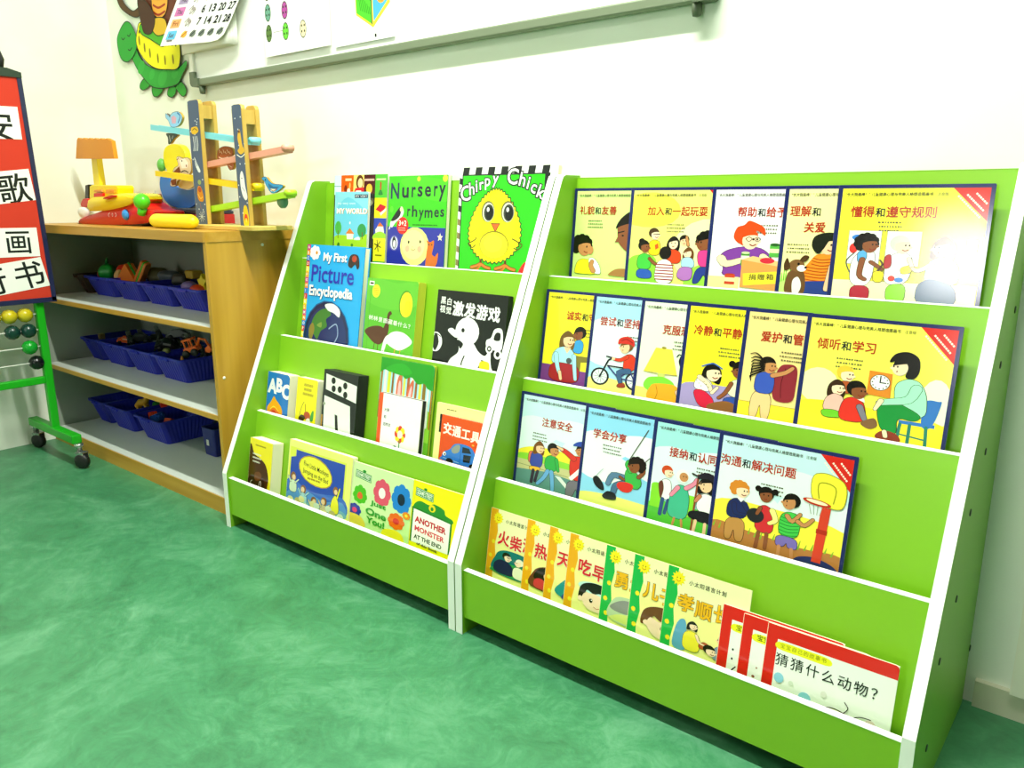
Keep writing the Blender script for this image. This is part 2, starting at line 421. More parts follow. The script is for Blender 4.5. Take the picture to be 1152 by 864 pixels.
def bookshelf(x0, label):
    t = thing('display_bookshelf', label, 'bookshelf', (x0, 0, 0))
    W = XR-XL
    for xa in (-TH, W):
        pr = side_profile()
        s = prism('side_panel', pr, lambda u, v, d, xa=xa: (xa+d, u, v), .0, TH, M_GREEND, t)
        bm = bmesh.new(); fr = pr[:5]
        def off(i):
            p = Vector(fr[i]); q0 = Vector(fr[max(i-1, 0)]); q1 = Vector(fr[min(i+1, 4)]); d = (q1-q0).normalized(); return p + Vector((-d.y, d.x))*.0016
        ring = [(fr[i], off(i)) for i in range(5)]
        ve = [[bm.verts.new((x, *p)) for p in pq for x in (xa-.0003, xa+TH+.0003)] for pq in ring]
        for A, B in zip(ve, ve[1:]):
            for i, j in ((0, 1), (1, 3), (3, 2), (2, 0)): bm.faces.new((A[i], A[j], B[j], B[i]))
        bm.faces.new((ve[0][0], ve[0][1], ve[0][3], ve[0][2])); bm.faces.new((ve[-1][0], ve[-1][1], ve[-1][3], ve[-1][2]))
        obj('edge_band', bm_mesh(bm), M_EDGE, s)['label'] = 'white front edge of side panel'
        for p_ in () if x0 or xa < 0 else [atx(*q, .847) for q in ((1141.8, 348.4), (1125.3, 410.5), (1108.5, 508), (1091.5, 576.5), (1075.7, 673.7), (1090.8, 728.9), (1056.7, 744), (1042, 841.5))]:
            zy = (p_.z, p_.y)
            lathe('screw_cap', [(0, .0012), (.0055, .0012), (.006, 0), (0, 0)], M_HOLE, s, 10, Matrix.Translation((xa+TH if xa > 0 else xa, zy[1], zy[0])) @ Matrix.Rotation(PI/2 if xa > 0 else -PI/2, 4, 'Y'))
    # boards
    y, z = LIP[1]
    b = box('front_board', (0, y, .036), (W, y+.012, z-.0012), M_GREEN, t)
    box('edge_band', (0, y-.0004, z-.0012), (W, y+.0124, z), M_EDGE, b)
    for k in (2, 3, 4, 5):
        y, z = LIP[k]; s = SL[k-1]; zf = FL[k-1]-.004
        f = lambda u, v, d: (d, v, u)
        P = lambda zz, yy: (zz, yy + s*(zz-z))
        b = prism('shelf_board', [P(zf, y), P(z-.0012, y), P(z-.0012, y+.012), P(zf, y+.012)], f, 0, W, M_GREEN, t)
        prism('edge_band', [P(z-.0012, y-.0004), P(z, y-.0004), P(z, y+.0124), P(z-.0012, y+.0124)], f, 0, W, M_EDGE if k < 5 else M_GREEN, b)
    for k in (1, 2, 3, 4):
        ya = LIP[k][0] + .013 + (SL[k-1]*(FL[k]-LIP[k][1]) if k > 1 else 0); yb = LIP[k+1][0] + SL[k]*(FL[k]-LIP[k+1][1])
        box('slot_floor', (0, ya-.002, FL[k]-.010), (W, yb+.004, FL[k]), M_GREENS, t)
    box('back_panel', (0, .398-.004, .03), (W, .398, .66), M_GREEND, t)
    return t
bookshelf(0, 'tall lime green display bookshelf on the right, holding the navy-bordered picture books')
bookshelf(-.868, 'tall lime green display bookshelf beside the wooden cabinet, holding board books')

# ---------------------------------------------------------------- wooden toy cabinet in the corner
M_WOOD = wood_material('golden beech veneer', '#c99a34', '#b78826')
M_WOODH = wood_material('golden beech edging', '#c8983a', '#b58424', False)
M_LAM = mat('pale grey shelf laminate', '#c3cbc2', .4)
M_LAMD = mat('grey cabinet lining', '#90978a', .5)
CX0, CX1, CY0 = XW+.004, -.94, .04
cab = thing('toy_cabinet', 'low open beech cabinet with three shelves of blue baskets', 'cabinet', (0, 0, 0))
prism('top_slab', round_rect(CX0, CY0-.004, CX1+.002, YW-.004, .012, 4, (0, 0, 0, 1)), lambda u, v, d: (u, v, d), .768, .795, M_WOODH, cab)
s = box('side_panel', (CX1-.015, CY0, 0), (CX1, YW-.005, .768), M_WOOD, cab)
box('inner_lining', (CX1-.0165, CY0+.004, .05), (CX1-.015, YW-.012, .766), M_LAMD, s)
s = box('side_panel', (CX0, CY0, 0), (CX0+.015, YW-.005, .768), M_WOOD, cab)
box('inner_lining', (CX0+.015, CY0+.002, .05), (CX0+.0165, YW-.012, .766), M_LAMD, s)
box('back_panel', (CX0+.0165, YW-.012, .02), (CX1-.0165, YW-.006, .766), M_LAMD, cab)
for z in (.541, .294):
    s = box('shelf', (CX0+.0165, CY0+.003, z-.0145), (CX1-.0165, YW-.012, z), M_LAM, cab)
    box('edge_strip', (CX0+.0165, CY0, z-.0155), (CX1-.0165, CY0+.003, z-.0015), M_WOODH, s)
box('bottom_shelf', (CX0+.0165, CY0+.003, .036), (CX1-.0165, YW-.012, .05), M_LAM, cab)
box('plinth', (CX0+.015, CY0, 0), (CX1-.015, CY0+.014, .0485), M_WOODH, cab)
for zz in (.755, .40):
    lathe('screw_cap', [(0, .0012), (.004, .001), (.0045, 0), (0, 0)], M_WHITE, cab, 10, Matrix.Translation((CX1, CY0+.02 if zz < .7 else .21, zz)) @ Matrix.Rotation(PI/2, 4, 'Y'))
# ---------------------------------------------------------------- books
M_PAPER = mat('cut paper edges', '#efe9cf', .75)
M_PAPERD = mat('dark board edges', '#1d231f', .6)
M_PAPERY = mat('yellow board edges', '#c9cf3a', .6)
def book(name, label, cat, row, x, w, ztop, off, t, art, kind='paper', edge='#f3f0e2', pages=None, back=None, spine=None, rad=0., group=None, corners=(1, 1, 1, 1), yaw=0., shelf=0., low=None):
    """leaning on the board behind slot `row`; x = left edge, off = how far the cover stands off that board"""
    s = SL[row]; th = math.atan(s); Y, Z = LIP[row+1]
    z0 = FL[row] + t*math.sin(th) + .0004
    y0 = Y - off + t/math.cos(th) + s*(z0-Z) - .0004
    h = (ztop-z0)/math.cos(th)
    root = thing(name, label, cat, (x+shelf, y0, z0), (-th, 0, yaw), group)
    H = 100*h/w; k = w/100
    R = rad/k
    ol = round_rect(0, 0, 100, H, R, 4, corners) if rad else [(0, 0), (100, 0), (100, H), (0, H)]
    tc = {'paper': .0006, 'hard': .0022, 'board': .0018}[kind]
    f = lambda u, v, d: (u*k, -t+tc-d, h-v*k)
    F = lambda u, v, d: f(u, v, d+tc)
    a = Art(F, ol); a.H = H
    if low: a.low = low
    art(a, H)
    obj('front_cover', a.mesh((ol, tc, edge)), PRINT, root)
    # pages
    pm = pages or M_PAPER; i = {'paper': .0002, 'hard': .003, 'board': .0002}[kind]
    if kind == 'board':
        n = max(2, int((t-2*tc)/.0026)); pr = [(w-i, -t+tc)]
        st = (t-2*tc)/n
        for q in range(n):
            pr += [(w-i-.0012, -t+tc+st*(q+.12)), (w-i, -t+tc+st*(q+.3)), (w-i, -t+tc+st*(q+.92))]
        pr += [(w-i, -tc), (.0008, -tc), (.0008, -t+tc)]
    else:
        pr = [(.0012, -t+tc), (w-i, -t+tc), (w-i, -tc), (.0012, -tc)]
    prism('pages', pr, lambda u, v, d: (u, v, d), i*.7+.0002, h-i-.0004, pm, root)
    bmq = bmesh.new(); add_prism(bmq, ol, lambda u, v, d: (u*k, d, h-v*k), -tc, 0)
    bc = back or edge
    obj('back_cover', bm_mesh(bmq), mat('cover board '+bc, bc, .35), root)
    sc = spine or bc
    box('spine', (-.0008, -t+.0002, .0004), (.0010, -.0002, h-.0004), mat('cover board '+sc, sc, .35), root)
    return root

NAVY, RED_, BLK = '#20285e', '#c8321e', '#1c1a1c'
SK1, SK2, SK3, SK4 = '#f3c79a', '#c98a55', '#8a5030', '#f6d8b4'
def series(bg, title, ill, tx, ty, au, grad=None, tl=None, size=8.3, hdr='#3a3a2c'):
    """one of the navy-bordered picture books: border, bg, header line, title, red corner, drawing"""
    def art(a, H):
        a.r(0, 0, 100, H, NAVY); a.r(3, 2.6, 97.4, H-2.6, bg)
        full = a.clip; a.clip = [(3, 2.6), (97.4, 2.6), (97.4, H-2.6), (3, H-2.6)]
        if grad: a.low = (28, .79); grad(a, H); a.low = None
        a.p([75, 2.6, 97.4, 2.6, 97.4, 25], '#d7261c')
        for q, wd in enumerate((11, 16, 21)):
            for j in range(int(wd/1.7)):
                cx = 92.5-q*3.6 - wd*.35 + j*1.25; cy = 9+q*2.6 - wd*.35 + j*1.25 + 1.5
                a.p([cx, cy, cx+.8, cy-.9, cx+1.7, cy, cx+.9, cy+.9], '#fbe9d2')
        a.t('“长大我最棒！” 儿童健康心理与完美人格塑造图画书', 5, 5.4, 63, 8, hdr, .014); a.t('注音版', 65.5, 5.5, 72.5, 7.9, hdr)
        for (s_, c_), (X, Y, Z) in zip(title, tl or seq(title, tx, ty, size)): a.k(s_, X, Y, Z, c_, .02)
        a.bars(au[0], au[1], au[2] if len(au) > 2 else 18, '#55523a', 3, 1.0, 2.9, len(bg)+int(au[0]))
        a.low = (28, .79); ill(a, H); a.low = None
        a.clip = full
    return art
def seq(title, x, y, size):
    out = []
    for s_, c_ in title:
        sm = s_ == '和'
        z = size*.84 if sm else size
        out.append((x, y+(size-z)*.8, z)); x += len(s_)*z*(1.02)
    return out
RB, BB = '#b5301c', '#26262c'

def il_polite(a, H):
    a.hd(14, 60, 10, SK2, '#15110f', 1, 'c'); a.e(22, 64, 3.6, 5, SK2)
    a.bd([6, 88, 8, 78, 14, 74, 24, 76, 34, 92, 6, 92], '#f4e92c'); a.bd([20, 74, 26, 72, 33, 80, 36, 92, 26, 90], '#fbfbf0'); a.lb([27, 88, 24, 82, 25, 77], 5, 4, SK2)
    a.b([50, 34, 54, 26, 64, 24, 78, 28, 80, 62, 66, 66, 55, 58, 51, 50], SK3); a.b([48, 38, 53, 27, 66, 20, 84, 26, 84, 44, 66, 33, 54, 35], '#17120f'); a.l([51, 43, 57, 41], 1.2, '#17120f'); a.e(56, 46, 1.2, .9, '#17120f'); a.p([48, 54, 52, 44, 55, 53], SK3)
    a.b([44, 90, 52, 84, 64, 84, 66, 92, 46, 92], '#a9763f')
def il_join(a, H):
    a.b([2, 74, 14, 66, 30, 70, 30, 100, 2, 100], '#8fdc3c'); a.b([60, 100, 66, 78, 84, 72, 98, 80, 98, 100], '#9be04a')
    a.hd(27, 43, 5.6, SK4, '#4a3520', 1); a.l([26, 43, 32, 43], .7, '#333333'); a.bd([22, 52, 27, 49, 33, 51, 34, 66, 22, 66], '#f1c71d'); a.p([28, 55, 31, 53, 32, 58, 29, 60], '#d0541c')
    a.hd(46, 52, 6, SK4, '#171310', 0, 'l'); a.bd([38, 62, 46, 58, 54, 62, 54, 74, 40, 74], '#d8451e'); a.hd(56, 49, 5, SK1, '#201812', 0); a.lb([60, 54, 58, 45], 2.4, 2, SK2)
    a.hd(75, 50, 8.5, SK3, '#120f0e', -1, 'c'); a.bd([69, 60, 76, 58, 83, 60, 83, 76, 71, 76], '#e53d8b'); a.bd([70, 76, 84, 76, 85, 94, 80, 94, 77, 82, 72, 94, 66, 94], '#2b3d8f')
    a.hd(61, 62, 5, SK4, '#6b4020', -1, 'l'); a.bd([55, 68, 62, 66, 67, 70, 67, 78, 55, 78], '#a8d9e8'); a.bd([54, 77, 66, 77, 66, 90, 58, 92, 51, 88], '#b06fbf')
    a.e(15, 51, 3, 3, '#15110f'); a.hd(18, 57, 6, SK3, '#15110f', 1); a.bd([12, 68, 18, 64, 25, 67, 26, 82, 12, 82], '#45c043'); a.bd([12, 82, 26, 82, 28, 92, 12, 92], '#2b58b8'); a.lb([24, 70, 31, 76, 36, 72], 3.2, 2.4, SK3)
    a.hd(39, 63, 6.4, SK2, '#17120f', 0, 'b'); a.bd([31, 74, 39, 69, 47, 74, 49, 96, 30, 96], '#fafaf2')
    for q in range(6): a.l([31, 76+q*3.2, 47.5, 76+q*3.2], 1.3, '#9c2634')
def il_help(a, H):
    a.bd([10, 66, 15, 58, 28, 53, 45, 53, 54, 60, 57, 72, 52, 84, 14, 84, 16, 74], '#7e3d9c')
    a.hd(35, 45, 9.5, SK4, '#d8491a', 1); a.b([22, 44, 24, 34, 30, 31, 34, 27, 42, 30, 47, 34, 48, 41, 42, 37, 34, 38, 29, 42, 28, 50], '#d8491a')
    for q in (35, 42): a.c([q-2.6, 45, q, 43, q+2.6, 45, q, 47.4, q-2.6, 45], .6, '#3a2c24')
    a.lb([13, 66, 18, 71, 32, 66], 8, 5, SK4); a.lb([48, 62, 56, 68, 66, 72], 6, 4.4, SK4)
    a.r(30, 59, 37, 72, '#4b8f35'); a.r(30, 62, 37, 66, '#e9efd0'); a.e(33.5, 59, 3.5, 1.2, '#c8d8a0')
    a.r(53, 50, 61, 62, '#57b047'); a.e(57, 50, 4, 1.6, '#2e5b2a'); a.r(53, 54, 61, 58, '#e8f0b0'); a.r(62, 58, 68, 64, '#3aa0d8')
    a.p([31, 66, 66, 72, 66, 96, 31, 94], '#dd9a50'); a.p([31, 66, 40, 62, 70, 68, 66, 72], '#efbd7c'); a.e(52, 66, 6, 3, '#d02f3e')
    a.p([33, 80, 62, 76, 62, 88, 34, 92], '#f2de3a'); a.k('捐赠箱', 38, 80, 6.4, '#33302a', .015, 7.2, -.6)
    a.r(0, 84, 30, 100, '#f5ec9c'); a.e(22, 82, 4.4, 1.4, '#b53a1e'); a.r(17.6, 82, 26.4, 92, '#c9452c'); a.r(17.6, 85, 26.4, 89, '#f2d9a8')
    a.c([66, 44, 64, 40, 67, 38, 70, 42, 68, 60], 1.2, '#33302a')
def il_care(a, H):
    for q in range(16): a.l([3+q*1.5, 92, 2.5+q*1.6, 74+3*math.sin(q*2.1)], 1.6, '#6cc832', .5)
    a.b([3, 86, 24, 82, 60, 84, 60, 100, 3, 100], '#bfe27a')
    a.b([26, 62, 32, 57, 46, 58, 50, 74, 48, 86, 26, 86, 18, 80], '#ee8a26')
    for q in range(9): a.c([23-q*.4+(4 if q < 3 else 0), 61+q*2.9, 34, 62.5+q*2.9, 47, 60+q*2.9], .9, '#a9470f')
    a.b([18, 86, 30, 83, 48, 84, 52, 98, 18, 98], '#2a3f87'); a.hd(36, 48, 8.5, SK1, '#1d2118', 1); a.b([25, 50, 26, 41, 33, 37, 41, 37, 46, 42, 38, 44, 34, 52, 30, 57], '#1d2118')
    a.lb([42, 68, 40, 82, 39, 90], 5, 4, SK1)
    a.b([8, 80, 11, 74, 17, 72, 22, 78, 22, 96, 8, 96], '#6b4a2a'); a.b([13, 84, 17, 80, 20, 88, 18, 96, 14, 96], '#f5f1e4'); a.e(15, 69, 6.2, 6, '#7a5530'); a.e(19, 71.5, 3.6, 3.2, '#f5f1e4'); a.e(22, 70.6, 1.1, 1, '#17120f'); a.e(16.4, 67.4, 1, 1.2, '#17120f'); a.b([9, 66, 7, 62, 5, 68, 6, 74, 10, 72], '#4d331b'); a.b([17, 64, 20, 59, 24, 60, 21, 65], '#4d331b')
def il_rules(a, H):
    for x0 in (11, 37): a.r(x0-.4, 33.6, x0+22.4, 64.4, '#8a8560').r(x0, 34, x0+22, 64, '#fbfbf4')
    a.e(17, 40, 4, 2.6, '#3d7fd0').e(22, 44, 4, 2.4, '#3d7fd0').e(15, 50, 3, 4.6, '#d8342e').e(45, 44, 5, 5, '#e0d040')
    a.r(3, 79, 97, 100, '#f8f4c0'); a.l([3, 79, 97, 79], .5, '#b5a83a')
    a.bd([14, 62, 20, 52, 27, 50, 31, 56, 29, 84, 15, 84], '#fbfbf4'); a.bd([18, 53, 24, 51, 25, 60, 19, 64], '#5aa7dd'); a.hd(25, 46, 7.2, SK3, '#17110f', 1, 'c'); a.lb([22, 60, 21, 74, 25, 78], 4, 3, SK3); a.lb([28, 62, 36, 68], 3, 2.4, SK3); a.bd([16, 84, 29, 84, 29, 98, 16, 98], '#b52a3c')
    a.c([16, 54, 11, 62, 14, 72], .9, '#555550')
    a.bd([38, 62, 42, 54, 50, 52, 56, 58, 54, 80, 38, 82], '#fbfbf4'); a.hd(47, 46, 7.2, SK4, '#cfd0c4', 1); a.bd([37, 56, 41, 54, 42, 66, 37, 68], '#b5272a'); a.e(43, 76, 2.4, 2.6, '#d23a30').e(48, 77, 3, 2.2, '#3f7fd2'); a.bd([48, 66, 55, 63, 56, 70, 49, 72], '#f1dc3a'); a.bd([40, 82, 53, 80, 53, 98, 41, 98], '#8fd52f'); a.lb([53, 58, 56, 66], 3, 2.5, SK4)
    a.lb([32, 72, 36, 64, 34, 60], .8, .5, '#5d3a20'); a.bd([30, 70, 38, 70, 37, 80, 31, 80], '#f2d92c')
    a.hd(74, 47, 7.6, SK1, '#5d4022', -1, 'l'); a.bd([65, 60, 74, 55, 84, 60, 86, 80, 64, 80], '#8fb7d8'); a.lb([68, 62, 60, 68, 56, 66], 3.6, 2.6, SK1); a.bd([60, 80, 68, 74, 84, 80, 86, 98, 60, 98], '#3d5878'); a.r(88, 40, 94, 50, '#f4f4ea')
def il_honest(a, H):
    a.r(3, 79, 97, 100, '#7a3a86'); a.r(40, 65, 97, 82, '#7f7430'); a.p([46, 72, 60, 70, 60, 82, 46, 82], '#f0e23a')
    a.bd([36, 50, 42, 46, 47, 50, 46, 62, 36, 62], '#3c9bd8'); a.hd(41, 40, 6.8, SK3, '#17120f', -1)
    a.hd(29, 48, 8, SK1, '#6f4f22', 1, 'l'); a.bd([14, 66, 20, 58, 30, 56, 38, 62, 40, 78, 14, 78], '#a9e0ea'); a.p([26, 57, 30, 64, 34, 57], SK1)
    a.bd([12, 80, 20, 75, 42, 76, 46, 84, 44, 97, 12, 97], '#a5222c'); a.lb([18, 66, 21, 80, 25, 90], 5, 3.2, '#a9e0ea'); a.lb([24, 86, 26, 94], 3.4, 3, SK1); a.lb([38, 66, 40, 80, 42, 92], 4.6, 3.2, '#a9e0ea'); a.e(33, 72, 3, 3.4, '#4a4f52')
    a.e(58, 54, 5, 4, '#53b64a'); a.l([63, 40, 60, 52], .8, '#3a6a2a')
def il_try(a, H):
    a.b([3, 86, 20, 83, 50, 86, 97, 83, 97, 100, 3, 100], '#f2e47c')
    for x, y in ((15, 83), (50, 83)):
        a.e(x, y, 9.4, 9.8, '#1c1c20').e(x, y, 7.4, 7.8, '#e9f3ee')
        for q in range(5): a.l([x-7*math.cos(q*PI/5), y-7.4*math.sin(q*PI/5), x+7*math.cos(q*PI/5), y+7.4*math.sin(q*PI/5)], .5, '#6d7478')
    a.l([15, 83, 22, 64, 26, 61], 1.7, '#22232c'); a.l([22, 70, 34, 82, 44, 72, 50, 83, 34, 82], 1.6, '#3a3f78'); a.l([22, 70, 44, 70], 1.5, '#22232c'); a.l([20, 60, 28, 61], 1.6, '#22232c'); a.l([40, 68, 50, 67], 2.4, '#17171b')
    a.bd([38, 56, 44, 54, 49, 58, 49, 72, 37, 73], '#d83a22'); a.lb([40, 58, 34, 62, 28, 62], 4.2, 2.6, '#d83a22'); a.e(27, 61.5, 1.8, 1.6, SK1); a.lb([43, 73, 34, 76, 37, 88], 6, 4, '#3d5d83'); a.bd([34, 88, 40, 86, 42, 91, 33, 92], '#9c3a26')
    a.hd(38, 47, 6.6, SK1, '#7a4a20', -1); a.b([30, 45, 31, 39, 38, 36, 45, 39, 46, 46, 42, 44, 34, 44], '#cf2f24'); a.c([33, 41, 38, 39, 44, 42], .9, '#8e1f18')
    a.e(56, 48, 2.4, 1.6, '#3a4a50')
def il_fear(a, H):
    a.r(3, 86, 97, 100, '#f3dc74'); a.p([18, 43, 33, 43, 40, 69, 9, 69], '#f3e24a'); a.c([9, 69, 25, 70.5, 40, 69], .6, '#a08a1c'); a.e(25.5, 42.4, 2.2, 1.3, '#9a8a30')
    a.r(22.5, 69, 29, 74, '#c9ce6a'); a.b([11, 86, 13, 76, 22, 73, 30, 73, 38, 78, 40, 88, 26, 92], '#7fd23c')
    a.b([16, 98, 17, 84, 24, 80, 40, 80, 44, 90, 44, 100], '#f0a728'); a.c([22, 82, 24, 90, 22, 98], .5, '#a3650f')
    a.b([44, 66, 40, 54, 44, 46, 56, 44, 60, 60, 58, 80, 46, 82, 42, 74], '#1b1d24'); a.c([44, 50, 40, 47, 38, 50], .9, '#1b1d24'); a.hd(54, 58, 7.5, SK2, '#1b1d24', -1); a.lb([46, 94, 42, 86], 4, 4, SK1); a.bd([48, 74, 60, 70, 66, 96, 46, 98], '#5b7ac8')
def il_calm(a, H):
    a.b([3, 76, 30, 72, 97, 76, 97, 100, 3, 100], '#a394c4')
    a.hd(28, 60, 8, SK4, '#17130f', 1, 'l'); a.c([19, 55, 28, 51, 36, 55], 1.2, '#3d63b8'); a.bd([13, 78, 16, 66, 24, 66, 30, 72, 28, 80], '#f6f4e6'); a.lb([18, 66, 26, 72, 29, 78], 4.4, 3, SK4); a.bd([13, 80, 22, 78, 32, 86, 33, 96, 20, 96], '#d22440'); a.lb([30, 80, 34, 74], 3, 2.4, SK4)
    for q in range(6): a.e(16+q*2.1, 70+(q % 3)*2.4, .5, .5, '#5a6a3a', 0, 6)
    a.hd(51, 54, 7.4, SK3, '#17120f', -1, 'p'); a.bd([44, 66, 52, 62, 60, 66, 60, 82, 42, 80], '#e8efc0'); a.bd([40, 82, 58, 80, 60, 90, 40, 92], '#2f4d9c'); a.lb([45, 68, 41, 78, 36, 84], 3.4, 2.8, SK3); a.b([28, 92, 42, 86, 52, 90, 48, 98, 30, 98], '#8a5a30')
def il_look(a, H):
    a.r(3, 82, 97, 100, '#f1dd35'); a.l([3, 82, 97, 82], .5, '#a8901c')
    a.bd([13, 70, 28, 70, 28, 96, 22, 97, 20, 80, 18, 97, 12, 96], '#e9c68a')
    a.b([31, 46, 36, 42, 44, 44, 45, 62, 43, 76, 30, 76, 28, 60], '#8c2a34'); a.c([36, 46, 34, 60, 35, 74], .5, '#4d1218')
    a.bd([14, 56, 18, 52, 27, 51, 29, 60, 28, 72, 14, 72], '#3a56b4'); a.lb([27, 54, 36, 50, 41, 45], 4, 2.8, SK2)
    a.hd(23, 45, 6.8, SK2, '#1d1511', 1)
    for q in range(7): a.l([20, 40+q*1.6, 12-q*.4, 38+q*3.2, 9+q*.3, 40+q*3.6], 1.5, '#1d1511', .7)
    a.c([20, 42, 13, 35, 8, 36], 1.4, '#1d1511', .7)
def il_listen(a, H):
    a.b([3, 72, 50, 70, 97, 76, 97, 100, 3, 100], '#f4e232')
    a.r(70, 76, 92, 79, '#3573c0'); a.b([84, 58, 92, 56, 94, 58, 90, 78, 84, 78], '#3573c0')
    for x0, x1 in ((71, 70), (77, 77), (87, 88)): a.l([x0, 79, x1, 96], 2.2, '#2c7a66')
    a.l([71, 88, 88, 90], 1.3, '#2c7a66')
    a.bd([64, 46, 72, 40, 80, 42, 85, 54, 86, 72, 70, 72, 66, 64], '#a6ecc4'); a.bd([55, 62, 64, 60, 84, 70, 80, 76, 68, 74, 70, 90, 60, 88, 56, 76], '#1f8a3c')
    a.lb([78, 48, 74, 58, 62, 62, 56, 64], 7, 4, '#a6ecc4'); a.lb([57, 62, 54, 70], 3.6, 2.4, SK4); a.b([57, 91, 62, 87, 70, 89, 72, 95, 58, 95], '#8a3b2a'); a.lb([62, 88, 63, 92], 3, 3, SK4)
    a.hd(67, 31, 7, SK4, '#1b1716', -1); a.b([59, 28, 62, 22, 70, 20, 77, 24, 78, 34, 75, 40, 70, 39, 71, 30, 66, 26], '#1b1716')
    a.p([47, 37, 62, 38, 62.5, 59, 47, 58], '#e0862a'); a.e(54.8, 46.6, 6.6, 7, '#33302a').e(54.8, 46.6, 6.1, 6.5, '#fbfbf2')
    for q in range(12): a.e(54.8+5*math.sin(q*PI/6), 46.6-5.4*math.cos(q*PI/6), .55, .6, '#22222a', 0, 6)
    a.l([54.8, 46.6, 54.8, 42], .9, '#22222a'); a.l([54.8, 46.6, 58.4, 46.6], .9, '#22222a')
    a.hd(32, 43, 6.2, SK4, '#e8c33c', 1); a.bd([28, 50, 36, 49, 38, 60, 28, 60], '#b5552a')
    a.hd(27, 56, 6, SK4, '#3a2616', 1, 'l'); a.bd([20, 66, 26, 61, 33, 64, 33, 78, 19, 78], '#f2b8a8'); a.bd([18, 77, 30, 76, 34, 82, 20, 84], '#6dc22e')
    a.bd([32, 66, 38, 62, 46, 65, 49, 78, 46, 84, 30, 84], '#dc3226'); a.p([38, 62, 46, 62, 47, 66], '#f4f4ea'); a.hd(41, 56, 7, SK3, '#17110f', 1); a.lb([44, 70, 48, 80], 4.6, 3.6, '#7d7a86'); a.b([46, 84, 54, 78, 57, 84, 52, 88], '#7d5a3a')
def il_safe(a, H):
    a.b([3, 60, 30, 52, 97, 56, 97, 74, 3, 70], '#f3e23c'); a.b([3, 64, 30, 62, 97, 66, 97, 74, 3, 72], '#8ed23e'); a.r(3, 70, 97, 84, '#c9c58a'); a.l([3, 76, 60, 78], .6, '#7d8a5a'); a.p([3, 82, 40, 78, 97, 84, 97, 100, 3, 100], '#5f8f86'); a.p([46, 80, 52, 80, 66, 92, 60, 92], '#dfe8dc')
    a.bd([15, 60, 20, 58, 20, 72, 15, 72], '#e0705a'); a.bd([18, 60, 24, 57, 31, 60, 31, 76, 17, 76], '#3c4aa0'); a.hd(26, 53, 6, SK1, '#7a4a22', 1, 'l'); a.bd([17, 76, 30, 75, 28, 80, 18, 81], '#f0b83a'); a.l([22, 80, 21, 94], 3.6, '#3a3140'); a.l([27, 80, 25, 92], 3.2, '#3a3140')
    a.bd([34, 62, 40, 58, 47, 60, 48, 76, 34, 76], '#37a84a'); a.lb([46, 62, 49, 74], 3.6, 2.8, '#37a84a'); a.hd(42, 52, 6.4, SK2, '#1c1512', 1); a.lb([38, 77, 34, 86, 28, 94], 4.4, 3.4, '#6aa8d8'); a.lb([42, 77, 44, 88, 45, 97], 4.4, 3.6, '#6aa8d8')
    a.bd([60, 56, 68, 52, 78, 54, 80, 78, 62, 80], '#d8352c'); a.lb([64, 56, 56, 51, 51, 49], 6, 4.4, '#d8352c'); a.lb([51, 49, 46, 47], 3, 2, SK1); a.p([61, 78, 78, 56, 81, 59, 64, 81], '#f5f2ea'); a.bd([60, 80, 80, 80, 80, 100, 72, 100, 70, 86, 66, 100, 59, 100], '#77727c')
    a.hd(71, 45, 6.4, SK2, '#1c1512', -1); a.b([62, 42, 66, 37, 74, 35, 80, 38, 80, 43, 72, 41], '#2f4aa8')
def il_share(a, H):
    a.l([62, 12, 47, 44], .8, '#4a4030'); a.l([66, 36, 56, 50], .8, '#4a4030')
    a.lb([44, 62, 34, 62, 30, 72], 6.4, 4.6, '#5b7f9c'); a.lb([46, 68, 38, 72, 36, 80], 6.8, 5, '#4a6d8c')
    a.bd([45, 54, 50, 50, 58, 56, 62, 64, 58, 72, 46, 68], '#3fb04a'); a.b([40, 68, 48, 66, 54, 68, 52, 75, 45, 77, 39, 73], '#d8352c')
    a.lb([50, 54, 46, 48, 47, 44], 3.6, 2.6, '#3fb04a'); a.lb([58, 58, 62, 52, 61, 47], 3.6, 2.8, SK3); a.hd(54, 47, 7, SK3, '#201612', -1, 'c')
    a.b([15, 70, 19, 67, 25, 73, 27, 80, 22, 80, 17, 76], '#1f2024'); a.b([27, 84, 31, 80, 38, 81, 39, 87, 30, 89, 26, 87], '#1f2024'); a.c([18, 67, 21, 62, 24, 58], .5, '#8a9aa0'); a.lb([41, 62, 45, 64], 2.6, 2, SK3)
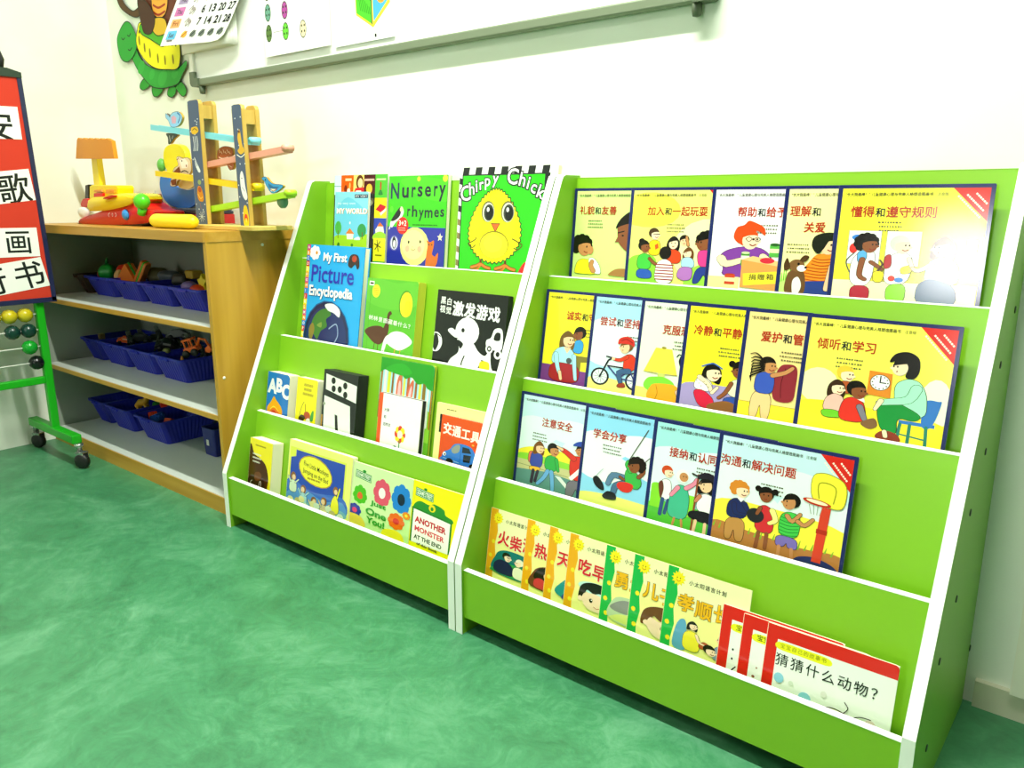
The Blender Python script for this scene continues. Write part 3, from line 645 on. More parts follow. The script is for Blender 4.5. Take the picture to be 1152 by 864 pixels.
def il_accept(a, H):
    a.b([3, 78, 30, 74, 97, 78, 97, 100, 3, 100], '#57bd3c'); a.r(4, 60, 14, 82, '#86d534'); a.e(9, 60, 5, 3, '#86d534'); a.r(30, 62, 42, 84, '#86d534')
    a.bd([12, 54, 16, 51, 21, 53, 22, 72, 13, 72], '#f4f4ec'); a.hd(17, 44, 5.2, SK4, '#cf4a22', 1); a.b([10, 58, 13, 54, 15, 62, 13, 72], '#6a3a2c'); a.l([15, 72, 14, 88], 3.4, '#35507c'); a.l([20, 72, 18, 86], 3, '#35507c')
    a.bd([21, 66, 26, 54, 34, 54, 38, 66, 37, 88, 20, 88], '#46b48c'); a.e(30, 45, 5.6, 6.8, '#eef0ea').e(31, 45.6, 3.8, 4.6, SK2).e(30.6, 45, .5, .6, BLK).e(33, 45, .5, .6, BLK); a.lb([34, 56, 40, 50, 42, 45], 4, 2.8, '#e88aa0'); a.lb([27, 57, 22, 66], 4, 3, '#e88aa0'); a.l([27, 88, 26, 95], 2, SK2); a.l([33, 88, 34, 95], 2, SK2)
    a.l([42, 96, 43, 40], 1.7, '#8c4a2c'); a.c([38, 40, 43, 41, 48, 37], 1.7, '#3a3634')
    a.hd(51, 48, 7, SK1, '#1b1618', -1, 'l'); a.b([43, 44, 44, 39, 51, 36, 58, 40, 58, 46, 51, 42], '#26222c'); a.bd([45, 60, 51, 56, 58, 59, 59, 76, 44, 75], '#f6f6ee'); a.lb([46, 60, 43, 66], 3.4, 2.6, '#c87a5a'); a.bd([39, 76, 58, 74, 61, 86, 38, 84], '#1e1a22'); a.l([45, 85, 44, 96], 2.6, SK1); a.l([53, 86, 53, 97], 2.6, SK1)
def il_talk(a, H):
    a.b([3, 58, 40, 54, 97, 60, 97, 90, 3, 86], '#f4e845'); a.b([3, 78, 30, 80, 70, 83, 97, 82, 97, 100, 3, 100], '#b8793c')
    for q in range(20): a.l([4+q*4.6, 83+math.sin(q)*1.5, 5+q*4.6, 78+math.sin(q*3)*1.4], 1.4, '#7fb032', .4)
    a.bd([13, 58, 18, 52, 27, 53, 29, 70, 13, 72], '#232b5c'); a.p([19, 51, 26, 51, 23, 55], '#f4f4ee'); a.hd(22, 44, 6.4, SK4, '#d8842c', 1, 'c'); a.lb([26, 56, 30, 62, 36, 60], 4, 2.6, '#232b5c'); a.e(37, 59.6, 1.9, 1.6, SK4); a.lb([18, 58, 20, 66, 27, 66], 3.6, 2.4, '#232b5c'); a.bd([13, 72, 28, 70, 28, 92, 22, 93, 20, 80, 18, 93, 13, 92], '#bf8a48')
    a.hd(41, 43, 6.4, SK3, '#17110f', 0, 'p'); a.bd([36, 56, 41, 52, 47, 55, 50, 78, 35, 78], '#cf2f34'); a.lb([47, 56, 50, 64, 46, 68], 4.4, 3, '#f3ee8a'); a.e(35, 64, 6.6, 6.8, '#26262c'); a.lb([38, 56, 36, 62], 3, 2.4, SK3); a.l([39, 78, 38, 93], 3, SK3); a.l([45, 78, 45, 92], 3, SK3)
    a.bd([53, 58, 58, 53, 66, 54, 68, 62, 67, 76, 53, 76], '#45bf4a')
    for q in range(6): a.c([53.5, 59+q*3, 60, 60+q*3, 67, 58+q*3], .6, '#1f7a30')
    a.bd([52, 76, 67, 76, 68, 86, 61, 86, 60, 81, 58, 86, 52, 86], '#7b6bb4'); a.hd(59, 44, 6.6, SK2, '#17120f', -1); a.lb([58, 57, 62, 61, 67, 53], 3.6, 2.4, SK2); a.lb([66, 60, 71, 62, 76, 55], 3.6, 2.4, SK2); a.l([55, 86, 55, 96], 2.4, SK2); a.l([64, 86, 65, 97], 2.4, SK2)
    a.b([68, 92, 80, 88, 94, 92, 96, 100, 68, 100], '#2a3266'); a.p([80.5, 42, 87, 42, 85, 92, 78.5, 92], '#d8402a'); a.r(79, 62, 86.6, 66, '#b02c1c')
    a.bd([71, 18, 80, 15, 92, 18, 96, 24, 95, 40, 88, 42, 73, 38], '#f2ea3e', '#8a8420', .5); a.c([78, 35, 77, 23, 88, 24, 88, 37], .8, '#9a9420')
    a.e(77, 39, 10, 2.8, '#c0321f', 6).e(77, 38.6, 7.6, 1.6, '#f6e8c0', 6)
    for q in range(4): a.l([72+q*3, 42, 74+q*2, 50], .5, '#9aa090')
def sky(c, cl='#f4fbfa', ye=None):
    def g(a, H):
        for x, y, rx, ry in ((20, 34, 26, 14), (60, 30, 30, 12), (80, 48, 30, 14), (24, 56, 30, 16)): a.e(x, y, rx, ry, cl)
        if ye: a.b([3, 88, 40, 84, 97, 88, 97, 100, 3, 100], ye)
    return g
R1 = [(.0015, 'boy and a man face to face on a pale green cover', '#d6f28a', [('礼貌', RB), ('和', BB), ('友善', RB)], il_polite, 7, 16, (16, 29)),
      (.146, 'group of laughing children on a yellow cover', '#f4f07a', [('加入', RB), ('和', BB), ('一起玩耍', RB)], il_join, 18, 16, (38, 31)),
      (.329, 'red-haired boy filling a donation box on a white cover', '#fbfbf2', [('帮助', RB), ('和', BB), ('给予', RB)], il_help, 23, 16, (40, 30)),
      (.4715, 'boy in orange stripes with a dog', '#fbf6a4', [('理解', RB), ('和', BB), ('关爱', RB)], il_care, 5, 15, (5, 44)),
      (.5685, 'children in white aprons, end of the top row', '#f6ee3e', [('懂得', RB), ('和', BB), ('遵守规则', RB)], il_rules, 10, 15, (29, 26))]
R2 = [(.003, 'kneeling woman and a boy on yellow', '#f9ee34', [('诚实', RB), ('和', BB), ('守信', RB)], il_honest, 25, 18, (46, 33)),
      (.127, 'boy riding a bicycle in a red helmet on a sky blue cover', '#a6dcec', [('尝试', RB), ('和', BB), ('坚持', RB)], il_try, 9, 19, (37, 34)),
      (.242, 'big yellow table lamp on a pale mint cover', '#e9f6d4', [('克服恐惧', RB)], il_fear, 22, 20, (33, 33)),
      (.341, 'two girls sitting on a purple floor on a yellow cover', '#f7ee2e', [('冷静', RB), ('和', BB), ('平静', RB)], il_calm, 8, 17, (31, 33)),
      (.457, 'girl holding up a maroon coat on a tan cover', '#f2d888', [('爱护', RB), ('和', BB), ('管理', RB)], il_look, 14, 16, (30, 30)),
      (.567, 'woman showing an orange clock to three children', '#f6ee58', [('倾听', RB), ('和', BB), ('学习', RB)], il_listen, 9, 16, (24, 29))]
R3 = [(.005, 'crossing guard in red waving two children across', '#c9eeee', [('注意安全', RB)], il_safe, 26, 20, (16, 35)),
      (.1715, 'child in a green shirt on a swing', '#8fd2ee', [('学会分享', RB)], il_share, 10, 19, (21, 31)),
      (.328, 'woman in a white headscarf and a hatted girl on a turquoise cover', '#a2e0de', [('接纳', RB), ('和', BB), ('认同', RB)], il_accept, 16, 20, (40, 32)),
      (.459, 'three children beside a basketball hoop', '#c6ecec', [('沟通', RB), ('和', BB), ('解决问题', RB)], il_talk, 3, 16, (35, 32))]
GR = {'boy riding': sky(0, '#e6f5f2'), 'child in': sky(0, '#eef8f2', '#f0ee7a'), 'woman in': sky(0, '#e2f4f0'), 'crossing': sky(0, '#e4f6f2'), 'three chi': sky(0, '#e6f5ee'), 'group of': lambda a, H: [a.e(78, 60, 34, 34, '#f8f6b0'), a.e(20, 20, 30, 16, '#f4ec50')],
      'woman sh': lambda a, H: [a.e(14, 56, 14, 16, '#f9f4b4'), a.e(90, 60, 10, 22, '#f2f6d8')]}  # clock cover's pale left patch is soft glare put into the print
for row, L_, zt in ((4, R1, .900), (3, R2, .6905), (2, R3, .4835)):
    for i, (x, lab, bg, title, ill, tx, ty, au) in enumerate(L_):
        off = .0062 + .0047*i; yaw = 0.
        if ill is il_rules: off += .0068; yaw = .05      # lies over the book beside it, right edge back
        tl = None
        if ill is il_care: tl = [(5, 15, 8.3), (22, 16.2, 7), (17, 27, 8.3)]
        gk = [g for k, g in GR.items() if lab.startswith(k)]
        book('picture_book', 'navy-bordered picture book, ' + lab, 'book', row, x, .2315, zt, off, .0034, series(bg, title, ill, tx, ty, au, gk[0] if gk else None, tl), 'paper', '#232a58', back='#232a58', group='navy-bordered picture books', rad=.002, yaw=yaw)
# ---------------------------------------------------------------- yellow storybooks and red-framed books, bottom row on the right
def sun(a, x, y, r):
    for q in range(12): a.p([x+r*1.45*math.cos(q*PI/6), y+r*1.45*math.sin(q*PI/6), x+r*math.cos(q*PI/6+.24), y+r*math.sin(q*PI/6+.24), x+r*math.cos(q*PI/6-.24), y+r*math.sin(q*PI/6-.24)], '#f6e21e')
    a.e(x, y, r*1.05, r*1.05, '#f8e424'); a.e(x-r*.3, y-r*.1, r*.1, r*.14, '#7a5a10', 0, 8); a.e(x+r*.3, y-r*.1, r*.1, r*.14, '#7a5a10', 0, 8); a.c([x-r*.4, y+r*.3, x, y+r*.55, x+r*.4, y+r*.3], r*.1, '#c8641a')
def story(col, title, tc, ill):
    def art(a, H):
        a.r(0, 0, 100, H*2, '#f7f3b6'); a.b([0, 30, 50, 50, 100, 40, 110, H, 0, H+4], '#f5ef94')
        a.p([0, 0, 13, 0, 12, 14, 15, 30, 12, 48, 15, 66, 12, 84, 14, H, 0, H], col)
        for y in (46, 66, 84): a.e(9 if y != 66 else 6, y, 3, 3, '#f1dc2a', 0, 8)
        sun(a, 14, 12, 6.4)
        for i, ch in enumerate('小太阳语言计划'): a.k(ch, 27+i*6.6, 10, 6, '#2e2c20', .012)
        for i, ch in enumerate(title):
            X, Y = 16+i*22, 27+(i % 2)*2
            a.k(ch, X, Y, 21, '#7a4a0c' if tc != '#d6202e' else '#f4eec0', .055); a.k(ch, X, Y, 21, tc, .03)
        a.low = (50, .66); ill(a, H); a.low = None
    return art
def il_match(a, H):
    a.b([14, H, 16, 70, 26, 57, 44, 53, 66, 55, 84, 64, 92, 80, 92, H], '#0f6f6a'); a.b([14, 96, 40, 80, 92, 84, 92, H, 14, H], '#2f9a4a')
    a.bd([14, 86, 24, 76, 40, 78, 50, 90, 50, H, 14, H], '#1d2448'); a.hd(36, 68, 8, SK4, '#16130f', 1); a.c([36, 68, 39, 66, 42, 68, 39, 70, 36, 68], .7, '#222222'); a.hd(57, 72, 7.4, SK4, '#e8e6c8', -1); a.bd([48, 84, 58, 80, 68, 86, 70, H, 48, H], '#ecebc8'); a.hd(78, 74, 7, SK4, '#402c16', -1)
def il_hot(a, H):
    a.b([16, H, 18, 76, 30, 62, 50, 58, 78, 62, 90, 78, 90, H], '#6b3d22'); a.b([20, 88, 24, 70, 34, 62, 44, 66, 46, 90], '#1d1814'); a.bd([20, 90, 30, 84, 42, 90, 42, H, 20, H], '#d03a3c'); a.hd(40, 76, 8, SK1, '#1d1814', 1); a.e(64, 82, 10, 8, '#e8a83a')
def il_day(a, H):
    a.b([18, 98, 26, 78, 40, 62, 56, 60, 70, 66, 60, 90, 40, H], '#1f8f8c'); a.e(58, 74, 8, 9, '#f0d2a8'); a.c([36, 66, 40, 58, 44, 62], 1.2, '#b8862a'); a.hd(60, 78, 9, SK4, '#1d1512', -1); a.b([30, H, 40, 88, 60, 90, 62, H], '#2b3b8c')
def il_eat(a, H):
    a.e(50, 66, 30, 12, '#bfe6dc'); a.b([22, 92, 24, 68, 36, 57, 54, 55, 70, 62, 76, 78, 74, 92, 66, 80, 54, 72, 44, 76, 34, 72, 30, 84], '#1a1614'); a.b([28, 94, 30, 80, 40, 76, 52, 76, 66, 82, 70, 98, 60, 108, 38, 108], SK4); a.e(41, 90, 2.6, 4, '#1a1614').e(60, 92, 2.6, 4, '#1a1614').e(41.8, 88.6, .9, 1.2, '#ffffff', 0, 8).e(60.8, 90.6, .9, 1.2, '#ffffff', 0, 8); a.c([46, 100, 50, 102, 54, 100], 1, '#b5432a'); a.e(25, 92, 3.6, 5, SK4)
def il_brave(a, H):
    a.b([16, H, 18, 70, 40, 60, 80, 64, 90, 76, 90, H], '#b9cfa2'); a.b([14, 86, 30, 68, 52, 66, 90, 74, 96, 92, 60, 88, 30, 92], '#8a8e86'); a.b([20, 100, 40, 92, 90, 90, 96, H, 20, H], '#d8e07a'); a.hd(62, 78, 8, SK4, '#3a2a1a', -1)
def il_son(a, H):
    a.b([18, 94, 20, 70, 32, 58, 52, 54, 72, 60, 80, 76, 78, 94, 66, 78, 56, 72, 44, 80, 34, 74, 30, 88], '#6b4220'); a.b([26, 94, 30, 78, 42, 82, 56, 74, 68, 82, 72, 98, 60, 110, 38, 110], SK4); a.e(46, 92, 2.2, 4, '#231a14').e(63, 92, 2.2, 4, '#231a14'); a.c([50, 102, 54, 104, 58, 102], 1, '#b5432a'); a.e(25, 90, 4, 5, SK4)
def il_filial(a, H):
    a.b([16, H, 18, 74, 24, 60, 30, 66, 32, H], '#5fa4c4'); a.hd(38, 66, 6.4, SK4, '#231d1a', 1, 'l'); a.bd([28, 82, 36, 75, 46, 78, 50, 92, 48, H, 28, H], '#f2e23a'); a.bd([48, 92, 54, 86, 62, 90, 62, 100, 48, 100], '#b5562e'); a.lb([44, 80, 48, 90, 54, 92], 3.4, 2.6, SK4)
    a.hd(75, 74, 7.6, SK1, '#d8d490', -1); a.bd([66, 90, 74, 83, 84, 86, 90, 98, 88, H, 64, H], '#7d90a4'); a.bd([82, 84, 92, 78, 96, 96, 84, 100], '#57b0a8'); a.hd(62, 98, 8, SK4, '#191513', 1); a.hd(90, 76, 7, SK1, '#c8b45a', -1)
ST = [(.0022, 'with a man in glasses under a green arch', '#f0a81c', '火柴游戏', '#d6202e', il_match),
      (.101, 'with a dark-haired woman in red, second along', '#f0a81c', '热水瓶', '#d6202e', il_hot),
      (.159, 'with a strip of teal clothing showing, third along', '#f0a81c', '天气好', '#d6202e', il_day),
      (.210, 'with an orange edge and a black-haired boy peeping over the shelf lip', '#f0a81c', '吃早饭', '#d6202e', il_eat),
      (.294, 'with a green edge, gold title and a blurred grey hill', '#22b24a', '勇敢的', '#eeb41e', il_brave),
      (.3555, 'with a green edge and a brown-haired boy below one gold character', '#22b24a', '儿子', '#eeb41e', il_son),
      (.425, 'with a green edge, a woman in yellow and an old woman', '#22b24a', '孝顺长辈', '#eeb41e', il_filial)]
for i, (x, lab, col, title, tc, ill) in enumerate(ST):
    book('storybook', 'pale yellow storybook ' + lab, 'book', 1, x, .1505, .2515+.0012*i, .0056+.0032*i, .0019, story(col, title, tc, ill), 'paper', '#f2edb0', back='#f2edb0', group='pale yellow storybooks')
def redbook(a, H, inner):
    a.r(0, 0, 100, H*2, '#dc2018'); a.p([9, 11, 100, 11, 100, H, 9, H], '#f3f7ec'); a.p([96, 0, 100, 3, 100, 11, 97, 11], '#dc2018')
    inner(a, H)
def red_a(a, H): redbook(a, H, lambda a, H: [a.b([11, 14, 30, 13, 48, 14, 48, 20, 30, 20, 11, 20], '#f2ee22'), a.k('宝宝', 13, 13.6, 5.4, '#4a5a14', .01), a.e(13, 36, .9, 1, BLK), a.e(13, 44, .9, 1, BLK), a.c([10, 62, 14, 54, 17, 50], 1, BLK), a.c([12, 58, 20, 56], .8, '#3a3a30')])
def red_b(a, H): redbook(a, H, lambda a, H: [a.b([11, 14, 30, 13, 48, 14, 48, 20, 30, 20, 11, 20], '#f2ee22'), a.k('宝宝', 13, 13.6, 5.4, '#2c5a14', .02), a.e(14, 50, 1.4, 1.2, '#8a4a3a'), a.e(16, 42, .8, .8, '#a07a5a'), a.e(12, 58, 3, 1.8, '#8a4a3a'), a.e(18, 56, 1.2, 1.2, '#5a3a30')])
def red_c(a, H):
    def g(a, H):
        a.b([10, 13, 30, 12.4, 50, 13, 51, 18.6, 30, 19, 10, 18.6], '#f2ee22')
        for i, ch in enumerate('宝宝自己的故事书'): a.k(ch, 11.5+i*4.7, 13.2, 4.2, '#8a9410')
        for i, ch in enumerate('猜猜什么动物？'): a.k(ch, 9+i*12.3, 21.5, 11, '#20241c', -.004)
        a.e(14, 42, 4, 4.2, '#8ecfe4'); a.e(36, 51, 5, 5, '#8ecfe4'); a.e(24, 43, 2, 2, '#dfe9d4'); a.e(50, 42, 2.4, 2.6, '#e3e6d6')
        a.b([46, 60, 52, 52, 64, 50, 76, 58, 82, 72, 46, 72], '#e3e6b8'); a.c([44, 58, 52, 51.5, 62, 50, 72, 54, 80, 66], .8, '#33302a'); a.c([70, 54, 78, 49, 86, 48], .7, '#33302a'); a.c([66, 51, 69, 46, 66, 42], .7, '#33302a'); a.c([78, 62, 86, 58, 96, 60], .7, '#33302a'); a.e(86, 52, 4, 3.6, '#e6d2c4')
    redbook(a, H, g)
for i, (x, w, zt, lab, fn) in enumerate(((.533, .194, .2255, 'red-framed book with a white strip and tiny dots, rearmost of its three', red_a), (.571, .193, .2235, 'red-framed book with brown spots, middle of its three', red_b), (.613, .193, .2245, 'red-framed book with a question in black handwriting, in front of its two neighbours', red_c))):
    book('red_framed_book', lab, 'book', 1, x, w, zt, .0290+.0042*i, .0030, fn, 'paper', '#f0ead8', back='#e9e2c6', group='red-framed books', rad=.006, corners=(0, 0, 0, 1))

# ---------------------------------------------------------------- books on the left shelf
def A1(a, H):
    a.r(0, 0, 100, H*2, '#15161a')
    a.r(0, 0, 13, 24, '#cfeef0'); a.r(0, 13, 13, 14, '#7a9aa0'); a.r(13, 0, 37, 23, '#df5a14'); a.r(21, 4, 33, 7, '#f7d9a0'); a.e(22, 17, 3, 5, '#7a1f10'); a.e(28, 19, 3, 3, '#f2e2c0'); a.e(30, 13, 1.6, 4, '#f6b45a')
    a.r(37, 0, 57, 23, '#f6d774'); a.e(49, 9, 7, 9, '#5a2f16'); a.e(50, 10, 4.6, 6, '#f3cf9a'); a.p([37, 23, 41, 16, 57, 15, 57, 23], '#d42030'); a.r(42, 19, 52, 21.4, '#f8e2d0')
    a.r(57, 0, 78, 23, '#451418'); a.e(67, 17, 5.6, 6, '#eeb63a'); a.r(58, 5, 76, 7.6, '#d8b0a0')
    a.r(78, 0, 100, 28, '#4dbb30'); a.l([88, 10, 88, 22], 2.4, '#c03020'); a.b([84, 24, 88, 18, 92, 24], '#1c7a30'); a.r(80, 5, 97, 7, '#cdf0a0')
    a.r(78, 28, 100, 52, '#f4e82a'); a.p([80, 42, 88, 35, 99, 38, 92, 46], '#d0203a'); a.p([88, 46, 99, 40, 99, 43, 90, 49], '#f6f0e2')
    a.r(78, 52, 100, 76, '#2440a8'); a.p([81, 66, 87, 60, 95, 62, 98, 74, 82, 74], '#f2ecd8'); a.p([84, 62, 89, 57, 96, 62], '#d86a20'); a.b([78, 72, 90, 68, 101, 72, 101, 78, 78, 78], '#9ad02c')
    a.r(78, 76, 100, 104, '#f3ea2a'); a.r(82, 96, 94, 97.4, '#6a6410')
    for q in range(6): a.l([86, 85, 86+6*math.cos(q*PI/3+.3), 85+7*math.sin(q*PI/3+.3)], 1.4, '#3a3a10')
    a.r(78, 104, 100, H, '#2aa048')
    for q in range(9): a.e(20+(q*13) % 55, 30+(q*17) % 66, 5, 4, ['#e8dcc0', '#57503a', '#8f8a70'][q % 3])
def A2(a, H):
    a.r(0, 0, 100, H*2, '#6fcbe6'); a.b([-8, 40, 40, 10, 110, 40, 110, -10, -10, -10], '#8ad8ec'); a.r(60, 5, 99, 12, '#243a5a'); a.t('MY VERY', 62, 6.4, 97, 10.8, '#e8f4f6'); a.t('my very own', 9, 21, 62, 26, '#eaf8fa')
    a.t('MY WORLD', 6, 31.6, 101, 43.6, '#b88a3a', .05); a.t('MY WORLD', 5, 31, 99, 43, '#fdfbf0', .04)
    a.b([-4, 94, 30, 84, 70, 90, 106, 84, 106, H, -4, H], '#a6d82e'); a.e(12, 70, 10, 13, '#4fb04a'); a.l([12, 76, 12, 90], 2, '#6a5a2a'); a.e(84, 74, 13, 13, '#2f9a54'); a.l([86, 78, 86, 90], 2, '#6a5a2a')
    a.p([38, 80, 48, 72, 60, 80, 58, 92, 40, 92], '#f4efe0'); a.p([36, 81, 48, 70, 62, 81], '#e0803a'); a.e(48, 60, 2, 2.6, '#f6f6ea'); a.b([60, 92, 74, 86, 80, 92], '#dff2f4'); a.e(14, 104, 4, 5, '#3a7a20'); a.e(56, 103, 4, 3, '#4a8a24')
def Bn(a, H):
    a.r(0, 0, 100, H*2, '#3fc417'); a.b([20, 6, 60, 2, 110, 10, 110, 30, 60, 26], '#4fce22'); a.e(52, 4, 3, 3, '#c8e632'); a.e(96, 4, 4, 4, '#e6ea3a'); a.e(6, 40, 3, 4, '#5ed02e')
    for ch, x0, y0, x1, y1 in (('N', 3, 7.5, 19, 28), ('u', 23, 13, 36, 27), ('r', 40, 12.5, 48, 26), ('s', 50, 12, 60, 25.5), ('e', 62.5, 12, 74, 25.5), ('r', 78, 11.5, 85, 25), ('y', 86, 11, 98, 31)): a.t(ch, x0, y0, x1, y1, '#1f2a50' if ch == 'N' else '#1d2030', .022)
    for ch, x0, y0, x1, y1 in (('r', 34, 38.5, 40, 48.5), ('h', 42, 35, 52, 49), ('y', 54, 40, 63, 54), ('m', 64, 40, 78, 50), ('e', 80, 39.5, 88.5, 49), ('s', 90, 39, 97, 48.5)): a.t(ch, x0, y0, x1, y1, '#1d2a2c', .018)
    a.r(0, 61, 100, H, '#2a2f9e'); a.bars(44, 57.4, 48, '#1a6a14', 1, 1.4)
    a.b([4, 58, 9, 50, 16, 44, 20, 38, 25, 37, 28, 43, 24, 50, 14, 56, 8, 62], '#f6f4ea'); a.b([6, 54, 12, 46, 20, 38, 23, 38, 22, 47, 14, 53], '#15151a'); a.e(24, 40, 3, 3, '#f0d2b0'); a.l([6, 58, 3, 64], 1.5, '#f6f4ea')
    a.e(49, 84, 25, 23, '#f5ec86'); a.e(47, 82, 20, 18, '#f8f29e'); a.e(39, 79, 1.5, 2, '#3a2a1a'); a.e(59, 78, 1.5, 2, '#3a2a1a'); a.e(37, 87, 4, 4, '#f2b890'); a.e(58, 87, 4, 4, '#f2b890'); a.c([44, 87, 47, 89, 51, 87], .7, '#8a4a2a'); a.e(46, 84.5, 1, .8, '#e8a080')
    a.b([70, 96, 72, 82, 70, 76, 76, 78, 82, 76, 82, 84, 80, 92, 86, 98, 86, H, 70, H], '#d86a1c'); a.b([82, 100, 90, 90, 88, 104], '#d86a1c'); a.e(74, 81, .9, 1, BLK); a.e(79, 81, .9, 1, BLK)
    for cx, cy, r in ((92, 72, 5),): a.p([(cx+(r if q % 2 == 0 else r*.42)*math.sin(q*PI/5), cy-(r if q % 2 == 0 else r*.42)*math.cos(q*PI/5)) for q in range(10)], '#f4f0c0')
    a.e(13, 81, 8, 9.5, '#6a64b4'); a.e(13, 81, 6.6, 8, '#dcdcf0'); a.b([10, 76, 13, 73, 16, 77, 17, 84, 13, 88, 10, 84], '#23233a'); a.e(13.4, 82, 2.2, 4.6, '#f6f6f2')
    a.e(27, 59.5, 10.4, 10.4, '#d8221e'); a.t('3+2', 20, 53, 34, 60, '#fbf4e8', .02); a.bars(20, 62, 14, '#f0c0b0', 2, .9, 2.6)
def Cc(a, H):
    a.r(0, 0, 100, H*2, '#f6f6ee')
    for q in range(7): a.p([4+q*13.6, 0, 11+q*13.6, 0, 10+q*13.6, 6, 3+q*13.6, 6], '#14181a')
    for q in range(9): a.p([0, 8+q*11, 3.4, 9+q*11, 3.4, 14+q*11, 0, 13+q*11], '#14181a' if q < 3 else '#8a7a4a'); a.p([93, 10+q*11, 100, 9+q*11, 100, 14+q*11, 93, 15+q*11], '#14181a')
    a.r(3, 5.6, 93, H, '#14181a'); a.r(4, 6.6, 88, H, '#2cc416')
    def outl(ch, x, y, z, rot):
        a.w(ch, x, y, z, '#14181a', .075, rot); a.w(ch, x, y, z, '#fbfbf4', .012, rot)
    for ch, x, y, z, r in (('C', 2, 27, 17, .12), ('h', 11, 22, 14, .12), ('i', 18, 19.5, 14, .1), ('r', 22, 18, 13, .12), ('p', 27.5, 15, 13, .05), ('y', 36, 13, 13, -.05), ('C', 50, 13, 17, -.1), ('h', 62, 14.5, 15, -.2), ('i', 70, 17, 14, -.25), ('c', 74, 19.5, 14, -.3), ('k', 80, 23, 14, -.35)): outl(ch, x, y, z, r)
    n = 84; pts = []
    for q in range(n):
        t = 2*PI*q/n; R = 1 + (.035 if q % 2 else -.025)
        cx, cy = math.cos(t), math.sin(t); w = 26.5 + 6.5*cy - (1.5*cy*cy if cy < 0 else 3*cy*cy)
        pts.append((40.5+cx*w*R*1.0, 46.4+cy*28.6*R))
    a.l(pts+[pts[0]], 1.5, '#14181a'); a.p(pts, '#f4ea10')
    for x in (33, 53.5): a.e(x, 35, 7, 8.4, '#6f6a24').e(x+.4, 35.4, 6.2, 7.6, '#d9dac6').e(x+1, 35.8, 5.2, 6.6, '#3a3c34').e(x+1.6, 36.4, 4, 5.4, '#0c0e10').e(x, 33.4, 1.4, 1.8, '#f6f6f0')
    a.p([36.6, 44, 46.6, 44, 41.8, 51.4], '#7a2a12'); a.p([37.6, 44.7, 45.6, 44.7, 41.8, 50], '#e0642a')
    a.e(41, 61, 15.4, 11, '#8a7c10'); a.e(41, 61.4, 14.8, 10.4, '#e4d624'); a.e(40, 60, 10, 7, '#eade34')
    a.c([13, 61, 20, 58, 22, 56], .9, '#5a4a10'); a.c([14, 62, 18, 64, 21, 62], .9, '#5a4a10'); a.c([70, 60, 63, 57, 60, 56], .9, '#5a4a10'); a.c([70, 61, 66, 64, 62, 63], .9, '#5a4a10')
    for x in (28, 54):
        a.l([x, 74, x, 78], 2.4, '#6a3410'); a.c([x-10, 80, x-4, 78.5, x, 77, x+5, 79, x+10, 80], 3.2, '#6a3410'); a.c([x-10, 80, x-4, 78.5, x, 77, x+5, 79, x+10, 80], 2.2, '#d8802c'); a.c([x, 78, x-3, 81, x-8, 82.4], 1.6, '#d8802c')
    a.b([68, 86, 71, 76, 77, 72, 84, 69, 90, 78, 88, 90], '#d8282a'); a.l([79, 79, 78, 84], 1.2, '#f6e8e0')
def Dd(a, H):
    a.r(0, 0, 100, H*2, '#18a6ea'); cs = ('#d03a8a', '#eeb42a', '#f4e23a', '#d03a3a', '#3a78d0', '#f08a2a')
    for q in range(20): a.r(0, q*6.2, 6, q*6.2+6.2, cs[(q*5) % 6]); a.k('ABCDEFGHIJKLMNOPQRST'[q], 1.2, q*6.2+.6, 4.6, '#f8f4e6', .02)
    for q in range(7): a.e(15+6*math.cos(q*.9), 9+5*math.sin(q*.9), 3.4, 3.2, '#f6f6f0')
    a.e(15, 9, 5, 4.4, '#f6f6f0'); a.e(18, 9, 2, 2, '#d08a2a')
    a.w('My First', 30.4, 17.8, 12.5, '#0c5a94', .04); a.w('My First', 30, 17, 12.5, '#fbfbf4', .03)
    a.b([74, 20, 76, 11, 82, 8, 90, 10, 93, 20, 90, 24, 86, 19, 80, 23], '#2c1c1c'); a.e(84, 13, 4, 3.6, '#b03a20')
    a.t('Picture', 11, 22, 86, 42, '#1f35b0', .014)
    a.t('Encyclopedia', 9.6, 45.8, 86.6, 61.8, '#0c5a94', .05); a.t('Encyclopedia', 9, 45, 86, 61, '#fbfbf4', .03)
    a.e(45, 103, 41, 42, '#0c5c9a'); a.e(45, 103, 39.6, 40.6, '#16224e'); a.e(45, 104, 36, 37, '#1b2c66')
    a.b([20, 84, 30, 74, 44, 70, 52, 76, 44, 82, 46, 90, 36, 96, 30, 106, 22, 100, 14, 104], '#3f7a3a'); a.b([24, 112, 32, 106, 40, 112, 38, 124, 26, 122], '#4a7a34'); a.b([40, 66, 54, 64, 66, 70, 66, 78, 56, 74, 46, 72], '#e8f0ee'); a.b([14, 96, 20, 88, 24, 96, 18, 110], '#8a7a3a'); a.c([50, 92, 62, 86, 66, 98, 60, 108], 1.4, '#8ea4c8'); a.b([28, 90, 36, 86, 36, 92], '#7a9a4a'); a.b([24, 112, 34, 110, 44, 116, 34, 119], '#dfe8e8')
